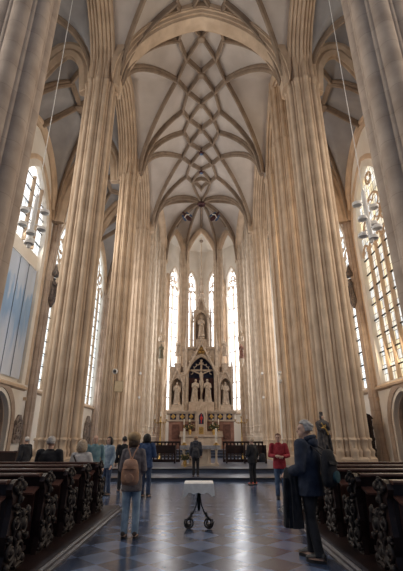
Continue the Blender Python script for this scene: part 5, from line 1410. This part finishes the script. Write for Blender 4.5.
G().rings([[(a*cos(2*PI*q/16), b_*sin(2*PI*q/16), z) for q in range(16)] for z, a, b_ in ((0, .12, .06), (.05, .15, .08), (.25, .13, .06), (.30, .10, .03))]).build('bag', BLACK_CL, r, smooth=60)
G().tube([(-.09, 0, .28), (-.13, .02, .5), (-.16, .03, .62)], .012, 6).build('strap', BLACK_CL, r, smooth=60)
person((2.26, 12.4, 0), D_(172), 1.70, 'person in a red jacket and blue jeans facing the entrance, hands raised', RED_JK, cloth('mid_blue_jeans', (0.05, 0.085, 0.16), (0.11, 0.16, 0.25)), SHOE_DARK, cloth('reddish_hair', (0.12, 0.05, 0.03), (0.22, 0.10, 0.06)), 'short',
    {-1: ((-.27, .06, 1.15), (-.10, .28, 1.13)), 1: ((.27, .06, 1.15), (.10, .28, 1.15))}, voxel=.012, face=True, loose=1.02, look=D_(-10))
hm = person((-5.9, 14.35, 0), D_(70), 1.63, 'grey-haired person in black standing by the dark bench under the blue banner', BLACK_CL, BLACK_CL, SHOE_DARK, HAIR_GREY, 'short', voxel=.014, loose=1.2)
# ------------------------------------------------------------------ light, sky, camera
def area(name, loc, rot, sx, sy, power, c):
    l = bpy.data.lights.new(name, 'AREA'); l.shape = 'RECTANGLE'; l.size = sx; l.size_y = sy; l.energy = power; l.color = c
    o = bpy.data.objects.new(name, l); link(o); o.location = loc; o.rotation_euler = rot; return o
# daylight through the windows
D = math.radians
def win_light(name, x, y, z, yaw, sx, sz, power, c, tilt=0):
    power *= 0.30
    # yaw 0 shines towards +y
    return area(name, (x, y, z), (D(90 - tilt), 0, D(yaw)), sx, sz, power, c)
win_light('daylight_window', -XW+0.5, CW1, 15.7, -90, 4.6, 4.4, 1300, (1.0, 0.93, 0.82), 20)
win_light('daylight_window', XW-0.5, CW1, 11.5, 90, 4.6, 12, 2600, (1.0, 0.80, 0.55), 8)
for s in (-1, 1):
    win_light('daylight_window', s*(XW-0.5), CW2, 11.5, s*90, 4.6, 12, 1500, (0.97, 0.95, 0.95), 5)
    win_light('daylight_window', s*(XW-0.5), CW3, 12.0, s*90, 4.6, 13, 1500, (0.97, 0.95, 0.95), 5)
    win_light('daylight_window', s*(XW-0.5), 12.8, 11.5, s*90, 4.6, 12, 1050, (1.0, 0.90, 0.78), 0)
    win_light('daylight_window', s*(XW-0.5), 4.4, 11.5, s*90, 4.6, 12, 1050, (1.0, 0.90, 0.78), 0)
for x, y, yaw in ((-3.5, 44.9, 180-40), (-1.4, 46.3, 180-12), (1.4, 46.3, 180+12), (3.5, 44.9, 180+40)):
    win_light('daylight_apse', x, y, 12.2, yaw, 1.2, 14, 520, (0.95, 0.96, 1.0), -12)

w = bpy.data.worlds.new('overcast_sky'); SC.world = w; w.use_nodes = True
w.node_tree.nodes['Background'].inputs['Color'].default_value = (0.54, 0.69, 1.0, 1)
w.node_tree.nodes['Background'].inputs['Strength'].default_value = 0.14

cam = bpy.data.cameras.new('camera'); co = bpy.data.objects.new('camera', cam); link(co)
co.location = (0.02, 0, 1.54); co.rotation_euler = (D(90+21.4), 0, 0)
cam.sensor_fit = 'HORIZONTAL'; cam.sensor_width = 36; cam.lens = 36*394/403; cam.clip_end = 200
SC.camera = co
SC.view_settings.view_transform = 'Standard'; SC.view_settings.look = 'None'
SC.view_settings.gamma = 1; SC.view_settings.use_curve_mapping = False
SC.view_settings.exposure = 0.30
SC.cycles.use_denoising = True
SC.cycles.max_bounces = 8; SC.cycles.diffuse_bounces = 5
